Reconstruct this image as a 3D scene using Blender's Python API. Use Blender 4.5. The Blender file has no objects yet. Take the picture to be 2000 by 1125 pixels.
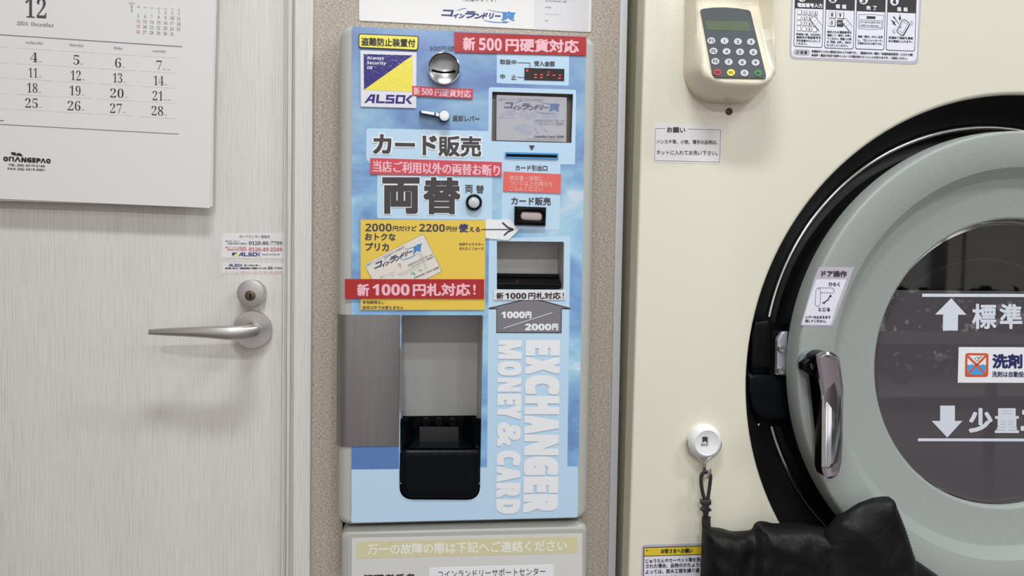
import bpy, bmesh, math, random
from mathutils import Vector, Matrix, noise
from mathutils.geometry import tessellate_polygon, delaunay_2d_cdt
random.seed(7)
SC = bpy.context.scene
COL = SC.collection

# ------------------------------------------------------------------ camera
FPX, CX, CY = 1500.0, 1000.0, 562.5
R = ((0.9932249, -0.01485237, -0.11525492),
     (0.01010628, 0.99908095, -0.04165473),
     (0.11576766, 0.04020772, 0.99246218))
EYE = Vector((0, -1.0, 1.12))
right = Vector((R[0][0], R[0][2], -R[0][1]))
down = Vector((R[1][0], R[1][2], -R[1][1]))
fwd = Vector((R[2][0], R[2][2], -R[2][1]))
cd = bpy.data.cameras.new('camera')
cam = bpy.data.objects.new('camera', cd)
COL.objects.link(cam)
cd.sensor_width = 36
cd.lens = 36 * FPX / 2000
cd.clip_start = 0.02
M3 = Matrix((right, -down, -fwd)).transposed()
cam.matrix_world = Matrix.Translation(EYE) @ M3.to_4x4()
SC.camera = cam

# ------------------------------------------------------------------ light
SC.view_settings.view_transform = 'Standard'
SC.view_settings.look = 'None'
SC.view_settings.gamma = 1
SC.view_settings.use_curve_mapping = False
SC.view_settings.exposure = -0.74
wd = bpy.data.worlds.new('daylight')
SC.world = wd
wd.use_nodes = True
bg = wd.node_tree.nodes['Background']
bg.inputs[0].default_value = (0.86, 0.93, 1.0, 1)
bg.inputs[1].default_value = 1.05


def lamp(name, loc, size, power, color=(1, 0.96, 0.9), target=None):
    l = bpy.data.lights.new(name, 'AREA')
    l.shape = 'RECTANGLE'
    l.size, l.size_y = size
    l.energy = power
    l.color = color
    o = bpy.data.objects.new(name, l)
    o.location = loc
    if target is not None:
        o.rotation_euler = (Vector(target) - Vector(loc)).to_track_quat('-Z', 'Y').to_euler()
    COL.objects.link(o)
    return o


NEUTRAL = (0.955, 0.99, 0.985)
for x, p in ((-0.1, 50), (1.0, 20), (2.3, 26), (4.4, 16)):
    lamp('ceiling_lamp', (x, -3.0, 2.58), (0.15, 0.15), p, NEUTRAL)
for x, p in ((-0.1, 8), (1.4, 8)):
    lamp('ceiling_lamp', (x, -2.0, 2.58), (0.13, 0.13), p, NEUTRAL)
for x, p in ((0.0, 28), (1.45, 26)):
    lamp('ceiling_lamp', (x, -0.80, 2.58), (0.5, 0.14), p, NEUTRAL)



sun = bpy.data.lights.new('added_street_sun', 'SUN')   # added to brighten the far side of the street in reflections
sun.energy = 11.0
sun.angle = 0.01
so = bpy.data.objects.new('added_street_sun', sun)
so.location = (0, 8, 12)
so.rotation_euler = Vector((0.1, -1.0, -0.8)).to_track_quat('-Z', 'Y').to_euler()
COL.objects.link(so)


# ------------------------------------------------------------------ projection helpers
class Surf:
    """a flat surface the printed things lie on: a point and an outward normal"""
    def __init__(self, p0, n=(0, -1, 0)):
        self.p0 = Vector(p0)
        self.n = Vector(n).normalized()

    def off(self, d):
        return Surf(self.p0 + self.n * d, self.n)


def S(y):
    return y if isinstance(y, Surf) else Surf((0, y, 0))


def Q(px, py, y):
    s = S(y)
    d = right * (px - CX) + down * (py - CY) + fwd * FPX
    t = (s.p0 - EYE).dot(s.n) / d.dot(s.n)
    return EYE + d * t


def Z(ox, oy, k):
    """detail coordinates: origin and magnification of a detail view"""
    return (ox, oy, k)


ID = (0, 0, 1)


def tp(T, p):
    return (T[0] + p[0] / T[2], T[1] + p[1] / T[2])


def tl(T, pts):
    return [tp(T, p) for p in pts]


def lin(c):
    c /= 255.0
    return c / 12.92 if c <= 0.04045 else ((c + 0.055) / 1.055) ** 2.4


def rgb(r, g, b, k=1.15):
    return tuple(min(0.92, lin(v) * k) for v in (r, g, b)) + (1,)


# ------------------------------------------------------------------ materials
MATS = {}


def mat(name, col, rough=0.5, metal=0.0, spec=0.5, emit=None, estr=0, build=None, coat=0.0):
    if name in MATS:
        return MATS[name]
    m = bpy.data.materials.new(name)
    m.use_nodes = True
    nt = m.node_tree
    b = nt.nodes['Principled BSDF']
    b.inputs['Base Color'].default_value = col
    b.inputs['Roughness'].default_value = rough
    b.inputs['Metallic'].default_value = metal
    b.inputs['Specular IOR Level'].default_value = spec
    b.inputs['Coat Weight'].default_value = coat
    b.inputs['Coat Roughness'].default_value = 0.08
    if emit:
        b.inputs['Emission Color'].default_value = emit
        b.inputs['Emission Strength'].default_value = estr
    if build:
        build(nt, b)
    MATS[name] = m
    return m


def N(nt, kind, **kw):
    n = nt.nodes.new(kind)
    for k, v in kw.items():
        if k.startswith('i_'):
            n.inputs[k[2:].replace('_', ' ')].default_value = v
        else:
            setattr(n, k, v)
    return n


def L(nt, a, ai, b, bi):
    nt.links.new(a.outputs[ai], b.inputs[bi])


def coords(nt, scale=(1, 1, 1), rot=(0, 0, 0)):
    g = N(nt, 'ShaderNodeNewGeometry')
    m = N(nt, 'ShaderNodeMapping')
    m.inputs['Scale'].default_value = scale
    m.inputs['Rotation'].default_value = rot
    L(nt, g, 'Position', m, 'Vector')
    return m


def ramp(nt, stops):
    r = N(nt, 'ShaderNodeValToRGB')
    e = r.color_ramp.elements
    while len(e) < len(stops):
        e.new(0.5)
    for el, (p, c) in zip(e, stops):
        el.position = p
        el.color = c
    return r


def bump(nt, b, src, out, strength, dist):
    bp = N(nt, 'ShaderNodeBump')
    bp.inputs['Strength'].default_value = strength
    bp.inputs['Distance'].default_value = dist
    L(nt, src, out, bp, 'Height')
    L(nt, bp, 'Normal', b, 'Normal')


def noise_bump(scale, strength, dist, sc=(1, 1, 1), detail=2):
    def f(nt, b):
        c = coords(nt, sc)
        n = N(nt, 'ShaderNodeTexNoise')
        n.inputs['Scale'].default_value = scale
        n.inputs['Detail'].default_value = detail
        L(nt, c, 'Vector', n, 'Vector')
        bump(nt, b, n, 'Fac', strength, dist)
    return f


def wood(nt, b):
    # fine uneven vertical grain of printed pale wood
    c3 = coords(nt, (1, 1, 0.03))
    f = N(nt, 'ShaderNodeTexNoise')
    f.inputs['Scale'].default_value = 620
    f.inputs['Detail'].default_value = 3
    f.inputs['Roughness'].default_value = 0.6
    L(nt, c3, 'Vector', f, 'Vector')
    c2 = coords(nt, (1, 1, 0.05))
    w = N(nt, 'ShaderNodeTexWave', wave_type='BANDS', bands_direction='X')
    w.inputs['Scale'].default_value = 96
    w.inputs['Distortion'].default_value = 7.0
    w.inputs['Detail'].default_value = 3.0
    w.inputs['Detail Scale'].default_value = 0.6
    L(nt, c2, 'Vector', w, 'Vector')
    c = coords(nt, (1, 1, 0.12))
    n = N(nt, 'ShaderNodeTexNoise')
    n.inputs['Scale'].default_value = 9
    n.inputs['Detail'].default_value = 2
    L(nt, c, 'Vector', n, 'Vector')
    mx = N(nt, 'ShaderNodeMix', data_type='FLOAT')
    mx.inputs[0].default_value = 0.88
    L(nt, w, 'Fac', mx, 2)
    L(nt, f, 'Fac', mx, 3)
    mx2 = N(nt, 'ShaderNodeMix', data_type='FLOAT')
    mx2.inputs[0].default_value = 0.25
    L(nt, mx, 0, mx2, 2)
    L(nt, n, 'Fac', mx2, 3)
    r = ramp(nt, [(0.28, rgb(184, 180, 175)), (0.44, rgb(203, 199, 194)), (0.6, rgb(211, 208, 203))])
    L(nt, mx2, 0, r, 'Fac')
    L(nt, r, 'Color', b, 'Base Color')
    bump(nt, b, mx, 0, 0.06, 0.0003)


def wallpaper(nt, b):
    # woven cloth: broken horizontal threads crossed by short vertical ones
    c = coords(nt, (0.35, 1, 1))
    n1 = N(nt, 'ShaderNodeTexNoise')
    n1.inputs['Scale'].default_value = 820
    n1.inputs['Detail'].default_value = 1
    L(nt, c, 'Vector', n1, 'Vector')
    c2 = coords(nt, (1, 1, 0.35))
    n2 = N(nt, 'ShaderNodeTexNoise')
    n2.inputs['Scale'].default_value = 820
    n2.inputs['Detail'].default_value = 1
    L(nt, c2, 'Vector', n2, 'Vector')
    mx = N(nt, 'ShaderNodeMix', data_type='FLOAT')
    mx.inputs[0].default_value = 0.38
    L(nt, n1, 'Fac', mx, 2)
    L(nt, n2, 'Fac', mx, 3)
    r = ramp(nt, [(0.34, rgb(142, 133, 122)), (0.5, rgb(172, 163, 152)), (0.66, rgb(196, 188, 177))])
    L(nt, mx, 0, r, 'Fac')
    L(nt, r, 'Color', b, 'Base Color')
    bump(nt, b, mx, 0, 0.35, 0.0009)


def skyprint(nt, b):
    c = coords(nt, (1.0, 1, 1.8), (0, 0.5, 0))
    n = N(nt, 'ShaderNodeTexNoise')
    n.inputs['Scale'].default_value = 7
    n.inputs['Detail'].default_value = 6
    n.inputs['Roughness'].default_value = 0.58
    n.inputs['Distortion'].default_value = 0.5
    L(nt, c, 'Vector', n, 'Vector')
    r = ramp(nt, [(0.3, rgb(94, 120, 172)), (0.41, rgb(110, 148, 196)), (0.5, rgb(128, 174, 212)),
                  (0.6, rgb(158, 202, 224)), (0.7, rgb(206, 222, 236))])
    L(nt, n, 'Fac', r, 'Fac')
    g = N(nt, 'ShaderNodeNewGeometry')
    sx = N(nt, 'ShaderNodeSeparateXYZ')
    L(nt, g, 'Position', sx, 'Vector')
    mr = N(nt, 'ShaderNodeMapRange')
    mr.inputs['From Min'].default_value = 1.1
    mr.inputs['From Max'].default_value = 1.4
    mr.inputs['To Min'].default_value = 0.0
    mr.inputs['To Max'].default_value = 0.6
    L(nt, sx, 'Z', mr, 'Value')
    mx = N(nt, 'ShaderNodeMix', data_type='RGBA')
    mx.inputs[7].default_value = rgb(112, 122, 172)
    L(nt, mr, 'Result', mx, 0)
    L(nt, r, 'Color', mx, 6)
    L(nt, mx, 2, b, 'Base Color')


def brushed(nt, b):
    c = coords(nt, (1, 1, 0.02))
    n = N(nt, 'ShaderNodeTexNoise')
    n.inputs['Scale'].default_value = 900
    n.inputs['Detail'].default_value = 2
    L(nt, c, 'Vector', n, 'Vector')
    r = ramp(nt, [(0.25, (0.285, 0.272, 0.264, 1)), (0.75, (0.335, 0.322, 0.314, 1))])
    L(nt, n, 'Fac', r, 'Fac')
    L(nt, r, 'Color', b, 'Base Color')
    bump(nt, b, n, 'Fac', 0.06, 0.0002)


def cloth(nt, b):
    c = coords(nt)
    n = N(nt, 'ShaderNodeTexNoise')
    n.inputs['Scale'].default_value = 26
    n.inputs['Detail'].default_value = 4
    n.inputs['Distortion'].default_value = 1.2
    L(nt, c, 'Vector', n, 'Vector')
    bump(nt, b, n, 'Fac', 0.35, 0.008)


M_WOOD = mat('pale_wood_grain', rgb(200, 196, 190), 0.45, build=wood)
M_WALL = mat('woven_wallpaper', rgb(164, 153, 141), 0.9, spec=0.2, build=wallpaper)
M_PAPER = mat('white_paper', rgb(214, 212, 211), 0.7, spec=0.3)
M_PAPER2 = mat('glossy_white_paper', rgb(218, 216, 217), 0.35)
M_INK = mat('black_ink', rgb(38, 36, 38), 0.5)
M_INKG = mat('grey_ink', rgb(92, 92, 96), 0.6)
M_INKL = mat('light_grey_ink', rgb(178, 177, 180), 0.6)
M_RULE = mat('grey_rule_ink', rgb(128, 126, 134), 0.6)
M_RED = mat('red_print', rgb(166, 28, 32), 0.3)
M_REDINK = mat('red_ink', rgb(190, 60, 55), 0.5)
M_PINKINK = mat('faded_red_ink', rgb(206, 160, 165), 0.5)
M_NAVY = mat('navy_ink', rgb(38, 38, 120), 0.4)
M_BLUEINK = mat('blue_ink', rgb(45, 125, 195), 0.4)
M_YEL = mat('yellow_print', rgb(222, 190, 72), 0.35)
M_YELL = mat('pale_yellow_print', rgb(236, 222, 84), 0.35)
M_HOUS = mat('grey_hammered_paint', rgb(172, 172, 167), 0.35, build=noise_bump(500, 0.12, 0.0006))
M_SKY = mat('printed_sky', rgb(110, 150, 200), 0.22, build=skyprint)
M_LB = mat('light_blue_print', rgb(182, 210, 234), 0.22)
M_BB = mat('plain_blue_print', rgb(86, 122, 178), 0.3)
M_WHITE = mat('white_print', rgb(226, 228, 232), 0.35)
M_DARK = mat('dark_grey_print', rgb(60, 54, 56), 0.35)
M_PINK = mat('pink_white_print', rgb(232, 178, 190), 0.35)
M_STEEL = mat('brushed_steel', (0.37, 0.36, 0.35, 1), 0.36, metal=1.0, build=brushed)
M_SATIN = mat('satin_nickel', (0.56, 0.54, 0.52, 1), 0.38, metal=1.0)
M_SLOTM = mat('dark_satin_metal', (0.34, 0.34, 0.34, 1), 0.28, metal=1.0)
M_BRIGHT = mat('bright_satin_metal', (0.80, 0.80, 0.82, 1), 0.4, metal=0.6)
M_CHROME = mat('chrome', (0.78, 0.78, 0.80, 1), 0.06, metal=1.0)
M_ALU = mat('anodised_aluminium', rgb(200, 201, 206), 0.45, metal=0.25)
M_BLACK = mat('black_plastic', (0.004, 0.004, 0.005, 1), 0.25, spec=0.12)
M_BLACKT = mat('textured_black_plastic', (0.006, 0.006, 0.007, 1), 0.6, spec=0.25, build=noise_bump(700, 0.3, 0.0008))
M_NAVYB = mat('blue_black_plastic', (0.003, 0.0045, 0.007, 1), 0.25, spec=0.12)
M_GREYIN = mat('grey_painted_metal', rgb(188, 188, 186), 0.5)
M_CREAM = mat('cream_enamel', rgb(217, 213, 196), 0.2, build=noise_bump(330, 0.10, 0.0006, detail=1))
M_CREAMP = mat('cream_plastic', rgb(217, 210, 190), 0.16)
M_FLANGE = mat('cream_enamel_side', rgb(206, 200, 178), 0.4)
M_RING = mat('grey_textured_paint', rgb(151, 157, 153), 0.42, build=noise_bump(760, 0.5, 0.0009, detail=2))
M_KEYP = mat('slate_membrane', rgb(70, 75, 80), 0.5, spec=0.3)
M_LCD = mat('olive_lcd', rgb(92, 102, 84), 0.2)
M_KEY = mat('grey_key', rgb(182, 184, 190), 0.4)
M_KEYR = mat('red_key', rgb(176, 44, 52), 0.4)
M_KEYY = mat('yellow_key', rgb(224, 205, 60), 0.4)
M_KEYG = mat('green_key', rgb(40, 118, 52), 0.4)
M_CLOTH = mat('black_nylon', (0.006, 0.006, 0.0065, 1), 0.45, spec=0.22, build=cloth)
M_LABEL = mat('lilac_white_print', rgb(218, 218, 230), 0.35)
M_LABELG = mat('lilac_grey_print', rgb(178, 174, 186), 0.4)
M_LED = mat('red_led', (0.6, 0.02, 0.03, 1), 0.4, emit=(1, 0.06, 0.08, 1), estr=1.5)
M_BROWN = mat('dark_display_glass', (0.03, 0.022, 0.018, 1), 0.08)
M_BRASS = mat('worn_brass', (0.16, 0.12, 0.09, 1), 0.4, metal=1.0)
M_GAP = mat('painted_cavity_shade', (0.03, 0.028, 0.024, 1), 0.8)  # shade of the hollows put into a near-black base colour


# ------------------------------------------------------------------ mesh builders
class G:
    def __init__(self):
        self.v, self.f, self.s = [], [], []

    def add(self, vs, fs, smooth=False):
        o = len(self.v)
        self.v += [Vector(p) for p in vs]
        self.f += [tuple(i + o for i in q) for q in fs]
        self.s += [smooth] * len(fs)
        return self

    def box(self, x0, x1, y0, y1, z0, z1):
        vs = [(x, y, z) for x in (x0, x1) for y in (y0, y1) for z in (z0, z1)]
        return self.add(vs, [(0, 1, 3, 2), (4, 6, 7, 5), (0, 4, 5, 1), (2, 3, 7, 6), (0, 2, 6, 4), (1, 5, 7, 3)])

    def prism(self, front, back, holes=()):
        """front / back: lists of Vector, same length; holes: list of (front, back)"""
        loops = [front] + [h[0] for h in holes]
        tris = tessellate_polygon(loops)
        o = []
        for l in loops:
            o += l
        self.add(o, tris)
        ob = list(back)
        for h in holes:
            ob += h[1]
        self.add(ob, [tuple(reversed(t)) for t in tris])
        for fr, bk in [(front, back)] + list(holes):
            n = len(fr)
            self.add(list(fr) + list(bk), [(i, (i + 1) % n, n + (i + 1) % n, n + i) for i in range(n)])
        return self

    def rings(self, loops, closed=True, cap0=False, cap1=False, smooth=True):
        n = len(loops[0])
        vs = [p for l in loops for p in l]
        fs = []
        for k in range(len(loops) - 1):
            for i in range(n if closed else n - 1):
                j = (i + 1) % n
                fs.append((k * n + i, k * n + j, (k + 1) * n + j, (k + 1) * n + i))
        self.add(vs, fs, smooth)
        if cap0:
            self.add(loops[0], [tuple(range(n))])
        if cap1:
            self.add(loops[-1], [tuple(reversed(range(n)))])
        return self

    def build(self, name, m, parent=None, fix=True):
        me = bpy.data.meshes.new(name)
        me.from_pydata([tuple(p) for p in self.v], [], self.f)
        me.polygons.foreach_set('use_smooth', self.s)
        if fix:
            bm = bmesh.new()
            bm.from_mesh(me)
            bmesh.ops.remove_doubles(bm, verts=bm.verts, dist=1e-6)
            bmesh.ops.recalc_face_normals(bm, faces=bm.faces)
            bm.to_mesh(me)
            bm.free()
        me.materials.append(m)
        o = bpy.data.objects.new(name, me)
        COL.objects.link(o)
        if parent:
            par(o, parent)
        return o


def par(o, p):
    o.parent = p
    o.matrix_parent_inverse = Matrix.Translation(-wloc(p))


def wloc(o):
    v = Vector(o.location)
    return v if o.parent is None else v


def tag(o, label, cat, group=None):
    o['label'] = label
    o['category'] = cat
    if group:
        o['group'] = group
    return o


def struct(o):
    o['kind'] = 'structure'
    return o


def thing(name, loc, label, cat, group=None):
    e = bpy.data.objects.new(name, None)
    e.empty_display_size = 0.02
    e.location = loc
    COL.objects.link(e)
    return tag(e, label, cat, group)


def roundp(pts, r, n=5):
    """round the corners of a polygon; r one radius or one for each corner"""
    out = []
    k = len(pts)
    for i, p in enumerate(pts):
        rr = r[i] if isinstance(r, (list, tuple)) else r
        a, b, c = Vector(pts[i - 1]), Vector(p), Vector(pts[(i + 1) % k])
        if rr <= 0:
            out.append((b.x, b.y))
            continue
        d1, d2 = (a - b), (c - b)
        q = min(rr, d1.length * 0.49, d2.length * 0.49)
        s, e = b + d1.normalized() * q, b + d2.normalized() * q
        for j in range(n + 1):
            t = j / n
            w = s * (1 - t) ** 2 + b * 2 * t * (1 - t) + e * t * t
            out.append((w.x, w.y))
    return out


def circ(cx, cy, r, n=40, ry=None):
    return [(cx + r * math.cos(2 * math.pi * i / n), cy + (ry or r) * math.sin(2 * math.pi * i / n)) for i in range(n)]


def stroke(pts, w, T=ID):
    """polyline of width w as quads (detail coordinates)"""
    out = []
    for a, b in zip(pts[:-1], pts[1:]):
        a, b = Vector(a), Vector(b)
        d = (b - a)
        if d.length < 1e-6:
            continue
        d.normalize()
        n = Vector((-d.y, d.x)) * w / 2
        a2, b2 = a - d * w * 0.3, b + d * w * 0.3
        out.append([tuple(a2 + n), tuple(b2 + n), tuple(b2 - n), tuple(a2 - n)])
    return out


def decal(name, pts, y, m, parent=None, r=0, th=0.0003, T=ID, holes=(), g=None):
    """a thin sheet whose front lies th in front of surface y"""
    s = S(y)
    P = tl(T, roundp(pts, r) if r else pts)
    HH = [tl(T, h) for h in holes]
    f = s.off(th)
    gg = g or G()
    gg.prism([Q(a, b, f) for a, b in P], [Q(a, b, f) - s.n * th for a, b in P],
             [([Q(a, b, f) for a, b in h], [Q(a, b, f) - s.n * th for a, b in h]) for h in HH])
    return gg if g else gg.build(name, m, parent)


def marks(name, polys, y, m, parent=None, T=ID, th=0.0002):
    """several flat printed shapes as one mesh"""
    g = G()
    s = S(y).off(th)
    for p in polys:
        w = [Q(a, b, s) for a, b in tl(T, p)]
        if len(w) < 5:
            g.add(w, [tuple(range(len(w)))])
        else:
            g.add(w, tessellate_polygon([w]))
    return g.build(name, m, parent, fix=False)


# ------------------------------------------------------------------ lettering
TC = {}


def tmesh(s, off=0.0):
    key = (s, off)
    if key in TC:
        return TC[key]
    c = bpy.data.curves.new('t', 'FONT')
    c.body = s
    c.size = 1
    c.offset = off
    c.resolution_u = 4
    c.fill_mode = 'FRONT'
    o = bpy.data.objects.new('t', c)
    COL.objects.link(o)
    bpy.context.view_layer.update()
    me = bpy.data.meshes.new_from_object(o.evaluated_get(bpy.context.evaluated_depsgraph_get()))
    v = [(p.co.x, p.co.y) for p in me.vertices]
    f = [tuple(p.vertices) for p in me.polygons]
    bpy.data.objects.remove(o)
    bpy.data.curves.remove(c)
    bpy.data.meshes.remove(me)
    TC[key] = (v, f)
    return TC[key]


def mathfont(s, up, lo, dg):
    o = ''
    for ch in s:
        if '0' <= ch <= '9' and dg:
            o += chr(dg + ord(ch) - 48)
        elif 'A' <= ch <= 'Z':
            o += chr(up + ord(ch) - 65)
        elif 'a' <= ch <= 'z':
            o += chr(lo + ord(ch) - 97)
        else:
            o += ch
    return o


def serif(s):
    return mathfont(s, 0x1D400, 0x1D41A, 0x1D7CE)


def sans(s):
    return mathfont(s, 0x1D5D4, 0x1D5EE, 0x1D7EC)


def sansi(s):
    return mathfont(s, 0x1D63C, 0x1D656, 0x1D7EC)


def lettering(name, items, y, m, parent=None, T=ID, th=0.0003):
    """items: (text, x0, y0, x1, y1, h[, options]) - ink box from left middle to right middle, h high;
    options b / bx / by: extra weight, sk: slant, off: outline offset, quad: four corners"""
    g = G()
    s = S(y).off(th)
    for it in items:
        o = it[6] if len(it) > 6 else {}
        txt = it[0]
        v, f = tmesh(txt, o.get('off', 0.0))
        if not v:
            continue
        xs = [p[0] for p in v]
        ys = [p[1] for p in v]
        x0, x1, y0, y1 = min(xs), max(xs), min(ys), max(ys)
        bx = o.get('bx', o.get('b', 0)) / 1.0
        by = o.get('by', o.get('b', 0)) / 1.0
        sk = o.get('sk', 0)
        if 'quad' in o:
            lb, rb, rt, lt = [Vector(q) for q in o['quad']]
        else:
            h = it[5] / 2
            lb, lt = Vector((it[1], it[2] + h)), Vector((it[1], it[2] - h))
            rb, rt = Vector((it[3], it[4] + h)), Vector((it[3], it[4] - h))
        ux, uy = (rb - lb).normalized(), (lt - lb).normalized()
        Lx, Ly = (rb - lb).length, (lt - lb).length
        shifts = [(0, 0)]
        NS = 16 if max(bx, by) / T[2] > 1.2 else 8
        if bx or by:
            shifts = [(bx * math.cos(a), by * math.sin(a)) for a in [i * math.pi / NS * 2 for i in range(NS)]]
            if o.get('sq'):
                K = o['sq'] + 2
                e_ = [-1 + 2 * q / K for q in range(K + 1)]
                shifts = [(bx * i, by * j) for i in e_ for j in e_ if abs(i) == 1 or abs(j) == 1]
            if max(bx, by) > 0.09 * Ly:
                shifts += [(bx * .5 * math.cos(a), by * .5 * math.sin(a)) for a in [i * math.pi / 2 for i in range(4)]]
        P = []
        for a, b in v:
            u = (a - x0) / (x1 - x0 or 1)
            w = (b - y0) / (y1 - y0 or 1)
            u = (bx + u * (Lx - 2 * bx)) / Lx
            w = (by + w * (Ly - 2 * by)) / Ly
            p = lb * (1 - u) * (1 - w) + rb * u * (1 - w) + rt * u * w + lt * (1 - u) * w
            p = p + ux * sk * (w - 0.5) * Ly
            P.append(p)
        for k, (sx, sy) in enumerate(shifts):
            sk_ = s.off(k * 6e-6)
            g.add([Q(*tp(T, p + ux * sx + uy * sy), sk_) for p in P], f)
    return g.build(name, m, parent, fix=False)


def lettering_each(name, items, *a, **k):
    for it in items:
        lettering(name, [it], *a, **k)


# ------------------------------------------------------------------ solids
def lathe(name, c, prof, m, parent=None, n=96, a0=0, a1=2 * math.pi, axis='Y', close=False):
    full = abs(a1 - a0 - 2 * math.pi) < 1e-6
    k = n if full else n + 1
    loops = []
    for r, y in prof:
        loops.append([Vector((c[0] + r * math.cos(a0 + (a1 - a0) * i / n), y, c[1] + r * math.sin(a0 + (a1 - a0) * i / n)))
                      for i in range(k)])
    if close:
        loops.append(loops[0])
    g = G()
    g.rings(loops, closed=full)
    o = g.build(name, m, parent)
    sharpen(o, 40)
    return o


def face_room(o):
    # turn a sheet of glass so that its outer side faces the room
    me = o.data
    if sum(p.normal.y * p.area for p in me.polygons) > 0:
        me.flip_normals()
    return o


def sharpen(o, deg):
    me = o.data
    bm = bmesh.new()
    bm.from_mesh(me)
    for e in bm.edges:
        if len(e.link_faces) == 2:
            e.smooth = e.calc_face_angle(0) < math.radians(deg)
    for f in bm.faces:
        f.smooth = True
    bm.to_mesh(me)
    bm.free()


def inside(p, poly):
    c = False
    n = len(poly)
    for i in range(n):
        a, b = poly[i], poly[i - 1]
        if (a[1] > p[1]) != (b[1] > p[1]) and p[0] < (b[0] - a[0]) * (p[1] - a[1]) / (b[1] - a[1]) + a[0]:
            c = not c
    return c


def bdist(p, poly):
    best = 9
    n = len(poly)
    px, py = p
    for i in range(n):
        ax, ay = poly[i - 1]
        bx, by = poly[i]
        dx, dy = bx - ax, by - ay
        l2 = dx * dx + dy * dy
        t = 0 if l2 == 0 else max(0, min(1, ((px - ax) * dx + (py - ay) * dy) / l2))
        d = math.hypot(px - ax - t * dx, py - ay - t * dy)
        best = min(best, d)
    return best


def densify(poly, step):
    out = []
    for i in range(len(poly)):
        a, b = poly[i - 1], poly[i]
        n = max(1, int(math.hypot(b[0] - a[0], b[1] - a[1]) / step))
        for j in range(n):
            t = j / n
            out.append((a[0] + (b[0] - a[0]) * t, a[1] + (b[1] - a[1]) * t))
    return out


def relief(name, poly, yback, hfun, m, parent=None, step=0.004, insets=(0.0004, 0.0014, 0.003), deg=50):
    """a solid standing on the plane y = yback: outline poly (x, z), height toward the viewer hfun(x, z, d)"""
    b = densify(poly, step)
    xs = [p[0] for p in b]
    zs = [p[1] for p in b]
    pts = list(b)
    n = len(b)
    for q in insets:
        for i in range(n):
            a, c = Vector(b[i - 1]), Vector(b[(i + 1) % n])
            t = (c - a).normalized()
            for sg in (1, -1):
                p = (b[i][0] - t.y * q * sg, b[i][1] + t.x * q * sg)
                if inside(p, b) and bdist(p, b) > q * 0.8:
                    pts.append(p)
    x = min(xs)
    lim = max(insets, default=0) + step * 0.5
    r = 0
    while x < max(xs):
        z = min(zs) + (step * 0.5 if r % 2 else 0)
        while z < max(zs):
            p = (x, z)
            if inside(p, b) and bdist(p, b) > lim:
                pts.append(p)
            z += step
        x += step * 0.87
        r += 1
    res = delaunay_2d_cdt([Vector(p) for p in pts], [], [list(range(n))], 1, 1e-7)
    V, F = res[0], res[2]
    vs = []
    for p in V:
        d = bdist((p.x, p.y), b)
        vs.append(Vector((p.x, yback - hfun(p.x, p.y, d), p.y)))
    g = G()
    g.add(vs, [tuple(f) for f in F], True)
    # skirt and back
    fr = [Vector((p[0], yback - hfun(p[0], p[1], 0.0), p[1])) for p in b]
    bk = [Vector((p[0], yback, p[1])) for p in b]
    if max((f - k).length for f, k in zip(fr, bk)) > 1e-6:
        g.rings([fr, bk], smooth=True)
    g.add(bk, tessellate_polygon([bk]))
    o = g.build(name, m, parent)
    sharpen(o, deg)
    return o


def W(pts, y, T=ID):
    out = []
    for p in tl(T, pts):
        q = Q(p[0], p[1], y)
        out.append((q.x, q.z))
    return out


def qround(d, r):
    t = min(1.0, d / r)
    return math.sqrt(max(0.0, 1 - (1 - t) ** 2))


def tube(name, pts, r, m, parent=None, n=10, flat=None):
    """swept round (or oval) rod through points; r number or list"""
    pts = [Vector(p) for p in pts]
    loops = []
    up = Vector((0, 0, 1))
    for i, p in enumerate(pts):
        t = (pts[min(i + 1, len(pts) - 1)] - pts[max(i - 1, 0)]).normalized()
        a = Vector((0, -1, 0))
        if abs(t.dot(a)) > 0.9:
            a = Vector((1, 0, 0))
        u = t.cross(a).normalized()
        w = u.cross(t).normalized()
        rr = r[i] if isinstance(r, list) else r
        ru, rw = (rr if isinstance(rr, (list, tuple)) else (rr, rr))
        loops.append([p + u * ru * math.cos(2 * math.pi * k / n) + w * rw * math.sin(2 * math.pi * k / n) for k in range(n)])
    g = G()
    g.rings(loops, cap0=True, cap1=True)
    o = g.build(name, m, parent)
    sharpen(o, 60)
    return o


def spline(pts, n=6):
    pts = [Vector(p) for p in pts]
    out = []
    for i in range(len(pts) - 1):
        p0, p1, p2, p3 = pts[max(i - 1, 0)], pts[i], pts[i + 1], pts[min(i + 2, len(pts) - 1)]
        for j in range(n):
            t = j / n
            out.append(0.5 * ((2 * p1) + (p2 - p0) * t + (2 * p0 - 5 * p1 + 4 * p2 - p3) * t * t + (3 * p1 - p0 - 3 * p2 + p3) * t ** 3))
    out.append(pts[-1])
    return out


def rrect(x0, x1, z0, z1, r, n=6):
    out = []
    for cx, cz, a in ((x1 - r, z1 - r, 0), (x0 + r, z1 - r, 90), (x0 + r, z0 + r, 180), (x1 - r, z0 + r, 270)):
        for j in range(n + 1):
            t = math.radians(a + 90 * j / n)
            out.append((cx + r * math.cos(t), cz + r * math.sin(t)))
    return out


# ================================================================== the room
def vx(l, y):
    """upright edge given by its x at the top and bottom row -> function of height"""
    if isinstance(l, float):
        return lambda z: l
    a, b = Q(l[0], 0, y), Q(l[1], 1125, y)
    return lambda z: a.x + (b.x - a.x) * (z - a.z) / (b.z - a.z)


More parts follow.
